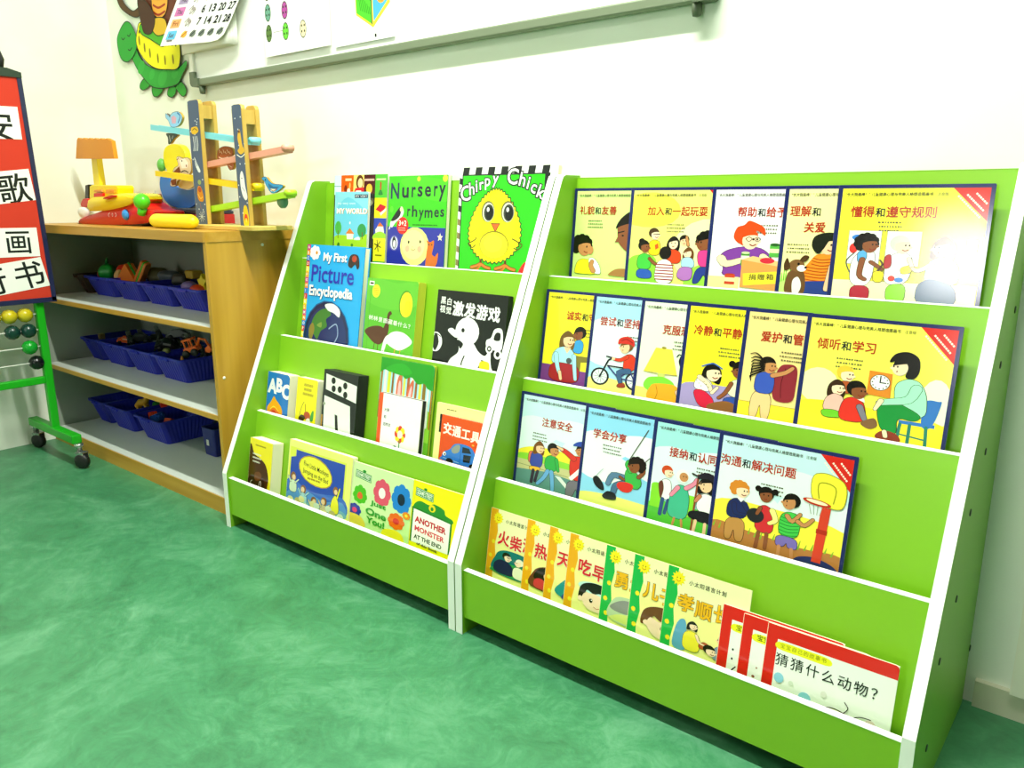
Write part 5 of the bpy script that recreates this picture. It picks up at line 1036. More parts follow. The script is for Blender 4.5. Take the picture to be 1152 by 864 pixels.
card('shell', [157, 34, 160, 26, 172, 28, 186, 40, 203, 48, 203, 75, 190, 78, 176, 76, 164, 66, 156, 50], '#f2ea14', dino, .0072, shell)
card('grass_tuft', [160, 30, 168, 24, 180, 26, 188, 40, 186, 52, 172, 44, 162, 38], '#4fae22', dino, .0086)
mon = thing('wall_cutout', 'painted brown monkey cut-out riding the green turtle-dinosaur on the wall', 'wall decoration', (0, 0, 0))
card('tail', [128, -24, 134, -26, 136, -10, 140, 4, 150, 13, 158, 8, 160, 14, 154, 19, 144, 15, 134, 4], '#5a3c1c', mon, .0018)
card('body', [158, -40, 200, -44, 206, -16, 202, 16, 192, 28, 176, 28, 164, 16, 158, -4], '#6b3420', mon, .0036)
def belly(a):
    for y in (-24, -14, -4, 6, 14): a.c(px([174, y, 180, y+3, 187, y-1]), .007, '#a8301c')
card('belly', [172, -34, 188, -34, 190, 0, 187, 16, 180, 20, 174, 14, 172, -4], '#f2a83a', mon, .0052, belly)
card('arm', [158, 0, 168, 4, 177, 20, 174, 36, 167, 38, 163, 30], '#4a2a18', mon, .0100)
card('leg', [176, 22, 188, 22, 190, 36, 180, 40, 174, 32], '#e0b428', mon, .0094)

# ---------------------------------------------------------------- rolling bead frame with a red word board
M_GF = mat('bright green frame paint', '#18a818', .35)
M_NAVYP = mat('navy plastic edge', '#1b2147', .4)
M_CHROME = mat('chrome', '#c8ccc8', .2, metal=.9)
M_TYRE = mat('black caster rubber', '#141613', .5)
XA = -1.887
ab = thing('bead_frame', 'green wheeled bead frame with large beads by the left wall', 'abacus', (XA, -.045, 0))
def rel(x0, y0, z0, x1, y1, z1): return (x0-XA, y0+.045, z0), (x1-XA, y1+.045, z1)
YA = -.62
for y in (-.0425, YA):
    box('post', *rel(XA-.0125, y-.0125, .085, XA+.0125, y+.0125, 1.2), M_GF, ab, .003)
    box('foot_bar', *rel(-2.085, y-.016, .082, -1.715, y+.016, .112), M_GF, ab, .004)
    for x in (-1.708, -2.07):
        cs = lathe('caster', [(0, 0), (.010, 0), (.010, .02), (.014, .022), (.014, .034), (0, .034)], M_CHROME, ab, 14, Matrix.Translation((x-XA, y+.045, .050)))
        M = Matrix.Translation((x-XA+.012, y+.045, .0262)) @ Matrix.Rotation(.5, 4, 'Z') @ Matrix.Rotation(PI/2, 4, 'X')
        lathe('wheel', [(0, -.011), (.019, -.011), (.0255, -.007), (.0255, .007), (.019, .011), (0, .011)], M_TYRE, cs, 20, M)
        bm = bmesh.new(); add_box(bm, (-.006, -.014, .02), (.022, -.0115, .056), .001, Matrix.Translation((x-XA, y+.045, 0)) @ Matrix.Rotation(.5, 4, 'Z')); add_box(bm, (-.006, .0115, .02), (.022, .014, .056), .001, Matrix.Translation((x-XA, y+.045, 0)) @ Matrix.Rotation(.5, 4, 'Z')); add_box(bm, (-.008, -.014, .052), (.022, .014, .056), .001, Matrix.Translation((x-XA, y+.045, 0)) @ Matrix.Rotation(.5, 4, 'Z'))
        obj('fork', bm_mesh(bm), M_CHROME, cs)
box('cross_bar', *rel(XA-.0115, YA, .268, XA+.0115, -.055, .292), M_GF, ab, .003)
BEAD = {'yellow': mat('yellow bead plastic', '#c9b81c', .25), 'dark green': mat('dark green bead plastic', '#123a30', .25), 'green': mat('green bead plastic', '#149a2a', .25), 'black': mat('black bead plastic', '#101413', .22)}
for z, c, ys in ((.505, 'yellow', (-.088, -.135, -.183, -.40)), (.452, 'dark green', (-.084, -.132, -.45, -.5)), (.396, 'green', (-.087, -.30, -.348)), (.342, 'black', (-.072, -.26, -.31, -.5))):
    tube('rod', [(0, YA+.045, z), (0, 0, z)], .0022, M_WHITE, ab, 8)
    for y in ys: lathe('bead', [(0, -.0225), (.011, -.0215), (.021, -.0125), (.0245, 0), (.021, .0125), (.011, .0215), (0, .0225)], BEAD[c], ab, 18, Matrix.Translation((0, y+.045, z)) @ Matrix.Rotation(PI/2, 4, 'X'))['label'] = c + ' bead'
# the board stands in front of the posts, its face to the room
XBd = XA+.018
nb = thing('word_board', 'red board with navy edge and white character cards, clipped on the green bead frame', 'board', (XBd, 0, 0))
ZB0, ZB1 = .548, 1.262
pTR, pBR = atx(22, 87, XBd), atx(62, 337, XBd)
yR0, yR1 = pBR.y, pTR.y
YBL = -.66
fb = lambda u, v, d: (d, u, v)
def slant(z): return yR0 + (yR1-yR0)*(z-ZB0)/(ZB1-ZB0)
prism('panel', [(YBL, ZB0), (slant(ZB0), ZB0), (slant(ZB1), ZB1), (YBL, ZB1)], fb, 0, .006, mat('red felt', '#c93014', .8), nb)
ew = .012
for pts in ([(slant(ZB0)-ew, ZB0), (slant(ZB0)+.002, ZB0), (slant(ZB1)+.002, ZB1), (slant(ZB1)-ew, ZB1)], [(YBL, ZB0-.004), (slant(ZB0)+.002, ZB0-.004), (slant(ZB0)+.002, ZB0+.012), (YBL, ZB0+.012)], [(YBL-.002, ZB0), (YBL+ew, ZB0), (YBL+ew, ZB1), (YBL-.002, ZB1)]):
    prism('edge_strip', pts, fb, -.001, .009, M_NAVYP, nb)
prism('top_rail', [(YBL, ZB1-.010), (slant(ZB1)+.002, ZB1-.010), (slant(ZB1)+.002, ZB1+.006), (-.05, ZB1+.016), (YBL, ZB1+.016)], fb, -.006, .012, mat('dark green clip rail', '#16301c', .4), nb)
tube('hanger', [(.003, -.20, ZB1+.012), (.003, -.19, ZB1+.06), (.003, -.12, ZB1+.075), (.003, -.066, ZB1+.068), (.003, -.058, ZB1+.04), (.003, -.064, ZB1+.012)], .007, mat('black plastic', '#131713', .4), nb, 10)
def wordcard(pts, chars, label):
    # pts: photo corners TR, BR of the card on the board plane; it runs on to the left
    TR_, BR_, sl = pts
    a_, b_ = atx(*TR_, XBd), atx(*BR_, XBd)
    L = .46; d = Vector((0, -1, sl)).normalized()
    P = lambda u, v, dd: tuple(((a_ + d*u)*(1-v) + (b_ + d*u)*v) + Vector((.0068+dd, 0, 0)))
    Hh_ = (a_-b_).length
    f = lambda u, v, dd: P(L - u, v/Hh_, dd)
    ol = [(0, 0), (L, 0), (L, Hh_), (0, Hh_)]
    a = Art(f, ol); a.r(0, 0, L, Hh_, '#f4f5ea')
    for ch, x, y, z in chars: a.k(ch, L-x, y, z, '#141c16', .012)
    o = obj('word_card', a.mesh((ol, .0006, '#f4f5ea')), PAINT); o.location = (0, 0, 0)
    tag(o, label, 'card')
S_ = .098
wordcard(((18.5, 120.5), (24, 157), -.02), [('安', .115, .012, S_), ('平', .225, .012, S_)], 'topmost white card with one black character on the red board')
wordcard(((31, 190), (39.5, 225), -.12), [('歌', .105, .008, S_), ('唱', .215, .008, S_)], 'white card with a dense black character, second down the red board')
wordcard(((40, 256), (44.5, 288), .01), [('画', .100, .004, .082), ('图', .20, .004, .082)], 'white card lying level on the red board, third down')
wordcard(((44.5, 289), (55.5, 321), -.13), [('书', .098, .004, .094), ('行', .21, .004, .094)], 'lowest white card, tilted, at the bottom of the red board')
# ---------------------------------------------------------------- baskets and their toys
M_BLUE = mat('royal blue basket plastic', '#1a24a4', .38)
M_BROWN = mat('dark brown basket plastic', '#3a2418', .45)
def basket(name, label, x, y, z, w, d, h, m, group='blue baskets', taper=.030):
    t = thing(name, label, 'basket', (x, y, z+.0008), group=group)
    # tapered shell with an inner face; ribs scallop the sides
    bm = bmesh.new()
    hw, hd = w/2, d/2
    tx = taper*.5
    rs = [(0, hw-tx, hd-taper, 0), (.006, hw-tx+.001, hd-taper+.002, .0015), (h*.55, hw-tx*.45, hd-taper*.45, .0015), (h-.008, hw-.004, hd-.004, .0012), (h-.008, hw+.003, hd+.003, 0), (h, hw+.004, hd+.004, 0), (h, hw-.003, hd-.003, 0), (h*.5, hw-tx*.5-.003, hd-taper*.5-.003, .001), (.004, hw-tx-.003, hd-taper-.003, 0)]
    # same ring size for every level: build from the top ring's point count
    rings = []
    for zz, a, b, q in rs:
        pts = round_rect(-a, -b, a, b, .016, 3); P = []
        nx, ny = 18, 24
        for i in range(len(pts)):
            p0, p1 = pts[i], pts[(i+1) % len(pts)]; n = 1
            if i in (3, 11): n = nx
            if i in (7, 15): n = ny
            for k in range(n): P.append((p0[0]+(p1[0]-p0[0])*k/n, p0[1]+(p1[1]-p0[1])*k/n))
        rings.append([bm.verts.new((u*(1-(q if i % 2 else 0)/max(.02, math.hypot(u, v))), v*(1-(q if i % 2 else 0)/max(.02, math.hypot(u, v))), zz)) for i, (u, v) in enumerate(P)])
    for A, B in zip(rings, rings[1:]):
        for k in range(len(A)): bm.faces.new((A[k], A[(k+1) % len(A)], B[(k+1) % len(A)], B[k]))
    bm.faces.new(rings[0][::-1]); bm.faces.new(rings[-1])
    obj('tray', bm_mesh(bm), m, t)
    bm = bmesh.new(); add_box(bm, (-hw*.3, -hd-.009, h-.012), (hw*.3, -hd+.0005, h-.004), .003)
    obj('grip', bm_mesh(bm), m, t)
    return t
S1, S2, S3 = .541, .294, .05
for i, (x, m, lab) in enumerate(((-2.061, M_BROWN, 'small dark brown basket at the left end of the top cabinet shelf'), (-1.910, M_BLUE, 'blue basket with a green pepper, on the top cabinet shelf'), (-1.709, M_BLUE, 'blue basket with an orange toy wedge, on the top cabinet shelf'), (-1.508, M_BLUE, 'blue basket with only dark toys, on the top cabinet shelf'), (-1.307, M_BLUE, 'blue basket with a yellow star against the cabinet side, top shelf'))):
    basket('toy_basket', lab, x, .274, S1, (.074 if i == 0 else .190), .225, .070, m)
for x, lab in ((-2.038, 'blue basket with a red ball, left end of the middle cabinet shelf'), (-1.868, 'blue basket with an orange toy car tip, middle cabinet shelf'), (-1.668, 'blue basket full of black toys beside the digger basket, middle shelf'), (-1.468, 'blue basket with an orange digger, middle cabinet shelf')):
    basket('toy_basket', lab, x, .274, S2, .13 if x < -2 else .19, .225, .082, M_BLUE)
for x, lab in ((-2.038, 'empty blue basket, left end of the bottom cabinet shelf'), (-1.877, 'blue basket with a yellow toy giraffe, bottom cabinet shelf'), (-1.645, 'blue basket with small red and blue blocks, bottom cabinet shelf')):
    basket('toy_basket', lab, x, .274, S3, .13 if x < -2 else .172 if x < -1.8 else .19, .225, .088, M_BLUE)
# a dark blue box beside the last basket
t = thing('storage_tub', 'small navy tub with a white sticker on the bottom cabinet shelf', 'tub', (-1.345, .255, S3+.0008))
bm = bmesh.new(); bo = round_rect(-.036, -.036, .036, .036, .008); bi = round_rect(-.033, -.033, .033, .033, .006)
lv = [(0, .92, bo), (.09, 1.06, bo), (.094, 1.09, bo), (.094, 1.0, bi), (.01, .9, bi)]
rg = [[bm.verts.new((u*s, v*s, z)) for u, v in o_] for z, s, o_ in lv]
for A, B in zip(rg, rg[1:]):
    for k in range(len(A)): bm.faces.new((A[k], A[(k+1) % len(A)], B[(k+1) % len(A)], B[k]))
bm.faces.new(rg[0][::-1]); bm.faces.new(rg[-1]); obj('body', bm_mesh(bm), mat('navy tub plastic', '#1a2478', .4), t)
bm = bmesh.new(); add_box(bm, (-.012, -.0372, .034), (.002, -.0345, .054), .001); obj('sticker', bm_mesh(bm), M_WHITE, t)
def pm(c, r=.4): return mat('toy plastic '+c, c, r)
def bump_ball(name, label, cat, x, y, z, r, c, sc=(1, 1, 1), seed=1, amp=.25):
    rnd = random.Random(seed); bm = bmesh.new(); bmesh.ops.create_icosphere(bm, subdivisions=3, radius=r)
    ph = [rnd.uniform(0, 6) for _ in range(6)]
    for v in bm.verts:
        n = v.co.normalized(); k = 1 + amp*(math.sin(4*n.x+ph[0])*math.sin(3*n.y+ph[1])+.5*math.sin(5*n.z+ph[2]))
        v.co = Vector((n.x*sc[0], n.y*sc[1], n.z*sc[2]))*r*k + Vector((x, y, z))
    return tag(obj(name, bm_mesh(bm, name, True), pm(c)), label, cat)
def up(y=.2): return y
# top shelf toys
def toy_at(px_, py_, y): p = at(px_, py_, y); return p.x, p.y, p.z
x, y, z = toy_at(121, 306, .225); g = thing('toy_pepper', 'green toy pepper in a blue basket on the top shelf', 'toy food', (x, y, z))
bm = bmesh.new(); bmesh.ops.create_uvsphere(bm, u_segments=24, v_segments=12, radius=.030)
for v in bm.verts:
    a_ = math.atan2(v.co.y, v.co.x); r_ = 1+.13*math.cos(4*a_); v.co.x *= r_; v.co.y *= r_; v.co.z *= .95
obj('body', bm_mesh(bm, 'b', True), pm('#12a03a'), g); tube('stalk', [(0, 0, .03), (.002, 0, .042), (.008, 0, .05)], [.006, .005, .004], pm('#0c6a26'), g, 8)
x, y, z = toy_at(147, 309, .225); g = thing('toy_sandwich', 'orange and green toy sandwich wedge in a blue basket', 'toy food', (x, y, z), (0, 0, .2))
tri = [(-.062, -.028), (.05, -.028), (.0, .04)]
for d0, c, nm in ((-.02, '#ef7a1e', 'bread'), (-.006, '#3fae2a', 'lettuce'), (.002, '#f08a2e', 'bread')): prism(nm, tri if nm == 'bread' else [(-.066, -.03), (.054, -.03), (0, .045)], lambda u, v, d: (u, d, v), d0, d0+(.013 if nm == 'bread' else .007), pm(c), g, .002)
x, y, z = toy_at(160, 307, .235); g = thing('toy_sandwich', 'thin orange and green toy slice leaning behind the wedge', 'toy food', (x, y, z), (.1, .55, .5))
for d0, c, nm in ((-.012, '#e8732a', 'bread'), (-.003, '#4fc02e', 'lettuce'), (.003, '#f08a3a', 'bread')): prism(nm, round_rect(-.016, -.04, .016, .045, .008, 3), lambda u, v, d: (d, u, v), d0, d0+(.009 if nm == 'bread' else .006), pm(c), g, .0015)
x, y, z = toy_at(134, 305, .25); bump_ball('toy_tomato', 'red toy tomato behind the orange wedge', 'toy food', x+.01, y+.012, z, .026, '#e0341c', (1.1, 1, .9), 3, .08)
x, y, z = toy_at(134, 310, .235); bump_ball('toy_egg', 'cream and orange toy egg beside the orange wedge', 'toy food', x, y, z, .017, '#f2c07a', (1, 1, 1.2), 4, .05)
x, y, z = toy_at(114, 309, .22); bump_ball('toy_radish', 'pink toy radish beside the green pepper', 'toy food', x, y, z, .014, '#c8506a', (1, 1, 1), 5, .05)
for i, (a_, b_, r_, c, lab) in enumerate(((177, 307, .034, '#5b5a3c', 'olive'), (190, 309, .032, '#4a5560', 'slate grey'), (204, 312, .028, '#2c2e2c', 'black'), (97, 312, .018, '#2a1f16', 'brown black'))):
    x, y, z = toy_at(a_, b_, .29); x = max(x, -2.075); bump_ball('soft_toy', lab+' soft toy lump lying in a basket on the top shelf', 'toy', x, y, z-.008, r_, c, (1.25, 1, .75), 10+i, .16)
x, y, z = toy_at(229, 318, .235)
st = [((.030 if q % 2 == 0 else .014)*math.sin(q*PI/5), (.030 if q % 2 == 0 else .014)*math.cos(q*PI/5)) for q in range(10)]
tag(prism('toy_star', st, lambda u, v, d: (x+u, y+d, z+v), -.007, .007, pm('#f0dc1c'), None, .002), 'yellow toy star sticking out of a basket beside the cabinet side', 'toy')
x, y, z = toy_at(218, 308, .31); tag(box('toy_block', (x-.025, y-.02, z-.016), (x+.025, y+.02, z+.012), pm('#b89a2c'), None, .005), 'mustard toy block at the back of the basket with the star', 'toy block')
x, y, z = toy_at(223, 325, .225); bump_ball('toy_apple', 'red toy half apple below the yellow star', 'toy food', x, y, z, .022, '#d8401c', (1.6, 1, .6), 6, .05)
x, y, z = toy_at(213, 322, .22); bump_ball('toy_bread', 'mauve toy roll beside the red half apple', 'toy food', x, y, z, .022, '#7a6ab0', (1.5, 1, .7), 7, .06)
# middle shelf: black cars and figures in a jumble
def toy_car(label, x, y, z, s, c, rz, tilt, trim='#9a9a92'):
    g = thing('toy_car', label, 'toy car', (x, y, z), (tilt, tilt*.6, rz), 'dark toy cars on the middle shelf' if c in ('#1a1b1a', '#232420', '#2f332e') else None)
    prof = [(-.045, .008), (-.043, .022), (-.022, .026), (-.012, .040), (.018, .040), (.028, .026), (.044, .022), (.046, .008)]
    prism('body', [(u*s, v*s) for u, v in prof], lambda u, v, d: (u, d, v), -.019*s, .019*s, pm(c), g, .003*s)
    bm = bmesh.new(); add_box(bm, (-.011*s, -.0197*s, .028*s), (.017*s, .0197*s, .037*s), 0); obj('windows', bm_mesh(bm), pm(trim, .2), g)
    for u in (-.026, .026):
        for v in (-.019, .019): lathe('wheel', [(0, -.005*s), (.010*s, -.005*s), (.011*s, 0), (.010*s, .005*s), (0, .005*s)], pm('#0e0f0e'), g, 12, Matrix.Translation((u*s, v*s, .010*s)) @ Matrix.Rotation(PI/2, 4, 'X'))
rnd = random.Random(11)
def figure_toy(label, x, y, z, s, c, rz, tilt, c2):
    g = thing('toy_robot', label, 'toy figure', (x, y, z), (tilt, .4*tilt, rz), 'dark toy robots on the middle shelf')
    bm = bmesh.new(); add_box(bm, (-.014*s, -.009*s, .028*s), (.014*s, .009*s, .058*s), .003*s); obj('torso', bm_mesh(bm), pm(c), g)
    bm = bmesh.new(); add_box(bm, (-.008*s, -.008*s, .060*s), (.008*s, .008*s, .076*s), .003*s); obj('head', bm_mesh(bm), pm(c2), g)
    for q in (-1, 1):
        tube('arm', [(q*.017*s, 0, .054*s), (q*.026*s, -.004*s, .040*s), (q*.030*s, -.014*s, .030*s)], [.006*s, .0055*s, .005*s], pm(c), g, 8)
        tube('leg', [(q*.008*s, 0, .030*s), (q*.010*s, -.003*s, .014*s), (q*.012*s, -.006*s, 0)], [.007*s, .006*s, .006*s], pm(c), g, 8)
DK = ('#1a1b1a', '#232420', '#2f332e')
WORDS = ('lying on its side', 'tipped backwards', 'upright', 'nose down', 'half buried', 'leaning forward')
HEAP = []
for bx in (-1.868, -1.668, -1.468):
    for dx, dy, dz in ((-.035, .03, .045), (.035, .035, .05), (0, -.035, .048), (.038, -.03, .062), (-.03, -.005, .082), (.018, .026, .088)): HEAP.append((bx+dx, .285+dy, S2+dz+.014))
for i, (x, y, z) in enumerate(HEAP):
    if (i > 13 and y < .27) or i in (4, 5, 17): continue
    if i % 2: toy_car('dark toy car heaped among the toys in the middle-shelf baskets', x, y, z, .9, DK[i % 3], rnd.uniform(0, 6), rnd.uniform(-.4, .4), '#8f9088' if i % 4 == 1 else '#4a4c48')
    else: figure_toy('dark toy robot heaped among the toys in the middle-shelf baskets', x, y, z-.012, .62 if i in (8, 12) else .95, DK[i % 3], rnd.uniform(0, 6), rnd.uniform(-1.2, .4), '#5a5c54')
x, y, z = toy_at(105, 378.5, .225); tag(ball('toy_ball', (x, y, z), .022, pm('#e0241c')), 'red toy ball in the left basket of the middle shelf', 'ball')
x, y, z = toy_at(114, 378, .235); tag(box('toy_block', (x-.011, y-.01, z-.012), (x+.011, y+.01, z+.010), pm('#a88a5a'), None, .002), 'small tan toy block beside the red ball', 'toy block')
x, y, z = toy_at(141, 387, .245); toy_car('orange toy car poking out of a basket on the middle shelf', x, y, z+.004, .62, '#e8622a', .9, .25, '#f0c8a0')
x, y, z = toy_at(187, 395, .22); tag(lathe('toy_barrel', [(0, -.014), (.008, -.014), (.011, 0), (.008, .014), (0, .014)], pm('#8a8a50'), None, 14, Matrix.Translation((x, y, z)) @ Matrix.Rotation(1.3, 4, 'Y')), 'olive toy barrel beside the orange digger', 'toy')
# digger
x, y, z = toy_at(218, 397, .22); g = thing('toy_digger', 'orange toy digger with black wheels in a basket', 'toy digger', (x, y, z+.012), (.1, -.25, .5))
ORG = pm('#f0661c')
bm = bmesh.new(); add_box(bm, (-.028, -.016, -.006), (.022, .016, .010), .003); obj('chassis', bm_mesh(bm), ORG, g)
bm = bmesh.new()
for u in (-.020, .006):
    for v in (-.014, .011): add_box(bm, (u, v, .008), (u+.004, v+.003, .034))
add_box(bm, (-.023, -.016, .032), (.013, .016, .038), .001); obj('cab', bm_mesh(bm), ORG, g)
tube('arm', [(.018, 0, .008), (.034, 0, .03), (.052, 0, .022), (.058, 0, .0)], [.005, .0045, .004, .004], ORG, g, 8)
prism('bucket', [(.048, -.004), (.066, .004), (.07, -.014), (.058, -.022), (.046, -.016)], lambda u, v, d: (u, d, v), -.012, .012, ORG, g, .001)
for u in (-.02, .012):
    for v in (-.018, .018): lathe('wheel', [(0, -.006), (.011, -.006), (.013, 0), (.011, .006), (0, .006)], pm('#151614'), g, 14, Matrix.Translation((u, v, -.008)) @ Matrix.Rotation(PI/2, 4, 'X'))
x, y, z = toy_at(205, 406, .20); tag(tube('toy_cone', [(x, y, z-.012), (x, y, z+.016)], [.008, .003], pm('#f2a04a'), None, 12), 'tiny orange toy cone at the rim of the digger basket', 'toy')
# bottom shelf toys
x, y, z = toy_at(157, 462, .25); g = thing('toy_giraffe', 'yellow toy giraffe lying in a basket on the bottom shelf', 'toy animal', (x+.006, y+.012, z+.030), (0, -.2, .5))
YG = pm('#d8a02a')
bm = bmesh.new(); add_tube(bm, [(-.03, 0, -.01), (-.01, 0, 0), (.014, 0, .002), (.024, 0, .016), (.03, 0, .04)], [.009, .015, .014, .009, .006], 10); obj('body', bm_mesh(bm, 'b', True), YG, g)
ball('head', (.036, 0, .044), .008, YG, g, (1.5, .9, .9))
for u in (-.022, .012):
    for v in (-.008, .008): tube('leg', [(u, v, -.004), (u+.002, v, -.032)], [.005, .004], YG, g, 8)
for i, (a_, b_, c, nm, lab) in enumerate(((147, 459, '#1f9a3a', 'toy_block', 'green toy block behind the toy giraffe'), (139, 458, '#2f3fa8', 'toy_block', 'blue toy block left of the green one'), (172, 471, '#e8401c', 'toy_block', 'red toy block at the front of the bottom-shelf basket'), (177, 474, '#2a62c8', 'toy_block', 'blue toy block beside the red one in front'), (184, 459, '#e8341c', 'toy_block', 'red toy block at the back under the shelf'), (190, 478, '#c8401c', 'toy_block', 'small red toy block near the basket corner'), (133, 453, '#8a7a4a', 'toy_block', 'khaki toy block deep in the bottom-shelf basket'), (178, 460, '#2a8a3a', 'toy_block', 'dark green toy block near the back of the basket'))):
    x, y, z = toy_at(a_, b_-4.5, .225 if b_ > 465 else .29); s = (.017, .014, .011)[i % 3]
    M = Matrix.Translation((x, y, z)) @ Matrix.Rotation(i*.7, 4, 'Z') @ Matrix.Rotation(i*.4, 4, 'X')
    bm = bmesh.new(); add_box(bm, (-s*1.3, -s*.8, -s*.8), (s*1.3, s*.8, s*.8), s*.15, M); add_tube(bm, [M @ Vector((-s*.6, 0, s*.78)), M @ Vector((-s*.6, 0, s*1.15))], s*.4, 10); add_tube(bm, [M @ Vector((s*.6, 0, s*.78)), M @ Vector((s*.6, 0, s*1.15))], s*.4, 10)
    tag(obj(nm, bm_mesh(bm), pm(c)), lab, 'toy block')

# ---------------------------------------------------------------- on top of the cabinet
ZT_ = .795
def P2(l, Y): return [(p.x, p.z) for p in (at(x, y, Y) for x, y in pairs(l))]
def slab(name, l, Y, d0, d1, m, parent=None, bev=0., smooth=True, n=4, zmin=0.):
    """outline taken at depth Y, with real thickness from Y+d0 to Y+d1"""
    zm = max(zmin, ZT_+.0008); o = [(u, max(v, zm)) for u, v in P2(l, Y+d0)]; o = [(u, max(v, zm)) for u, v in catmull(o, True, n)] if smooth else o
    return prism(name, o, lambda u, v, d: (u, d, v), Y+d0, Y+d1, m, parent, bev)
# --- marble run tower
M_PLY = wood_material('pale plywood', '#c9a850', '#b8963f'); M_PLYH = wood_material('pale plywood base', '#d8bc62', '#c9aa50', False)
M_NAVYT = mat('slate blue printed panel', '#3d4c66', .5)
YT_ = .185
tw = thing('ramp_tower', 'wooden ramp toy with two printed towers and coloured ramps', 'toy', (0, 0, 0))
prism('base', round_rect(-1.345, YT_-.045, -.865, YT_+.085, .02), lambda u, v, d: (u, v, d), ZT_+.0005, ZT_+.0125, M_PLYH, tw, .002)
def stars(a, L):
    for q in range(16): a.e(a_r.uniform(.008, .055), a_r.uniform(.02, L-.02), .0026, .0026, '#dfe6e6', 0, 6)
a_r = random.Random(5)
def tower(x0b, x0t, w, zt, art):
    zb = ZT_+.0125
    def X(v): return x0b + (x0t-x0b)*(v-zb)/(zt-zb)
    ol = [(0, zb), (w, zb), (w, zt-.012), (w-.004, zt-.003), (w-.012, zt), (.012, zt), (.004, zt-.003), (0, zt-.012)]
    f = lambda u, v, d: (X(v)+u, d, v)
    p = prism('tower_front', ol, f, YT_-.012, YT_, M_PLY, tw, .0015)
    ks = .86; a = Art(lambda u, v, d: (X(zt-v*ks)+u, YT_-.0122-d, zt-v*ks), [(0, 0), (w, 0), (w, (zt-zb)/ks), (0, (zt-zb)/ks)]); H = (zt-zb)/ks
    a.p([(.003, .004), (.012, .001), (w-.012, .001), (w-.003, .004), (w-.002, H), (.002, H)], '#55637a'); stars(a, H); art(a, w, H)
    obj('printed_panel', a.mesh(), PAINT, p)
    prism('tower_back', ol, f, YT_+.030, YT_+.042, M_PLY, tw, .0015)
    prism('tower_cap', [(.006, zt-.05), (w-.006, zt-.05), (w-.006, zt-.014), (.006, zt-.014)], f, YT_, YT_+.034, M_PLY, tw)
def art1(a, w, H):
    a.b([.012, .09, .02, .085, .045, .085, .05, .10, .03, .108, .014, .104], '#e8b830'); a.c([.02, .095, .03, .09, .044, .096], .003, '#8a6a10')
    for x in (.02, .03, .04): a.c([x, .115, x+.003, .14, x-.002, .16], .003, '#e8ece8')
    a.b([.018, .18, .03, .20, .045, .225, .036, .23, .022, .21], '#e8ece8'); a.c([.02, .19, .03, .21], .002, '#3d4c66')
    a.e(.035, .262, .009, .008, '#9aa86a'); a.b([.018, .30, .026, .275, .042, .28, .052, .31, .046, .325, .026, .322], '#d8861c'); a.e(.034, .286, .009, .009, '#b5502a'); a.c([.022, .30, .034, .315, .046, .31], .003, '#f2c04a')
    for q in range(10): a.l([.034, .375, .034+.017*math.cos(q*PI/5), .375+.017*math.sin(q*PI/5)], .0016, '#cfd6d6')
    a.c([.03, .33, .034, .35], .0016, '#a85a5a')
def art2(a, w, H):
    a.b([.02, .10, .03, .075, .036, .085, .04, .12, .048, .14, .03, .15, .016, .138, .026, .128], '#e8b43a'); a.c([.012, .150, .03, .158, .048, .15], .003, '#f4f0e0'); a.e(.03, .082, .004, .004, '#7a4a14')
    a.b([.018, .215, .028, .20, .036, .215, .04, .25, .046, .28, .036, .29, .024, .275, .018, .25], '#f4f4ee'); a.e(.026, .222, .002, .002, '#26262a'); a.c([.024, .25, .036, .262], .002, '#8a8f94')
    a.b([.018, .345, .024, .312, .032, .305, .04, .312, .046, .345, .042, .37, .022, .37], '#eec41e'); a.e(.032, .345, .008, .013, '#d8442a'); a.e(.032, .352, .004, .007, '#f4e04a')
    for q in range(3): a.b([.016+q*.012, .398, .022+q*.012, .376, .028+q*.012, .398], '#d8442a'); a.e(.022+q*.012, .393, .004, .005, '#f8e8b0', 0, 8)
Q = lambda px_, py_: at(px_, py_, YT_-.012)
b1, t1, b2, t2 = Q(221.5, 254.6), Q(210, 113.4), Q(270.5, 254), Q(259.6, 118)
w1 = Q(234.3, 254.6).x-b1.x; w2 = Q(281.8, 254).x-b2.x
tower(b1.x, t1.x, w1, t1.z, art1); tower(b2.x, t2.x, w2, t2.z, art2)
YR_ = YT_+.017
def ramp(l, c, lab, flip):
    a, b = at(l[0], l[1], YR_), at(l[2], l[3], YR_); d = (b-a).normalized(); n = Vector((-d.z, 0, d.x)); 
    m = mat('ramp paint '+c, c, .4)
    bm = bmesh.new()
    pr = [(-.0145, 0), (.0145, 0), (.0145, .016), (.0115, .016), (.0115, .006), (-.0115, .006), (-.0115, .016), (-.0145, .016)]
    L = (b-a).length
    A = [bm.verts.new(a + Vector((0, u, 0)) + n*(v-.008)) for u, v in pr]; B = [bm.verts.new(b + Vector((0, u, 0)) + n*(v-.008)) for u, v in pr]
    bm.faces.new(A); bm.faces.new(B[::-1])
    for k in range(8): bm.faces.new((A[k], B[k], B[(k+1) % 8], A[(k+1) % 8]))
    r = obj('ramp', bm_mesh(bm), m, tw); r['label'] = lab
    e = b if flip else a
    tube('end_stop', [e + Vector((0, -.0146, .004)), e + Vector((0, .0146, .004))], .009, m, r, 12)
ramp((174.5, 143.5, 287, 160), '#7fd8e4', 'pale turquoise ramp', True)
ramp((231.5, 186.5, 324, 168.3), '#e8a088', 'salmon pink ramp', True)
ramp((179.5, 195, 291, 211.5), '#f2d010', 'yellow ramp', True)
ramp((234, 236.5, 327, 219), '#a6d81c', 'lime green ramp', True)
CARD = PAINT
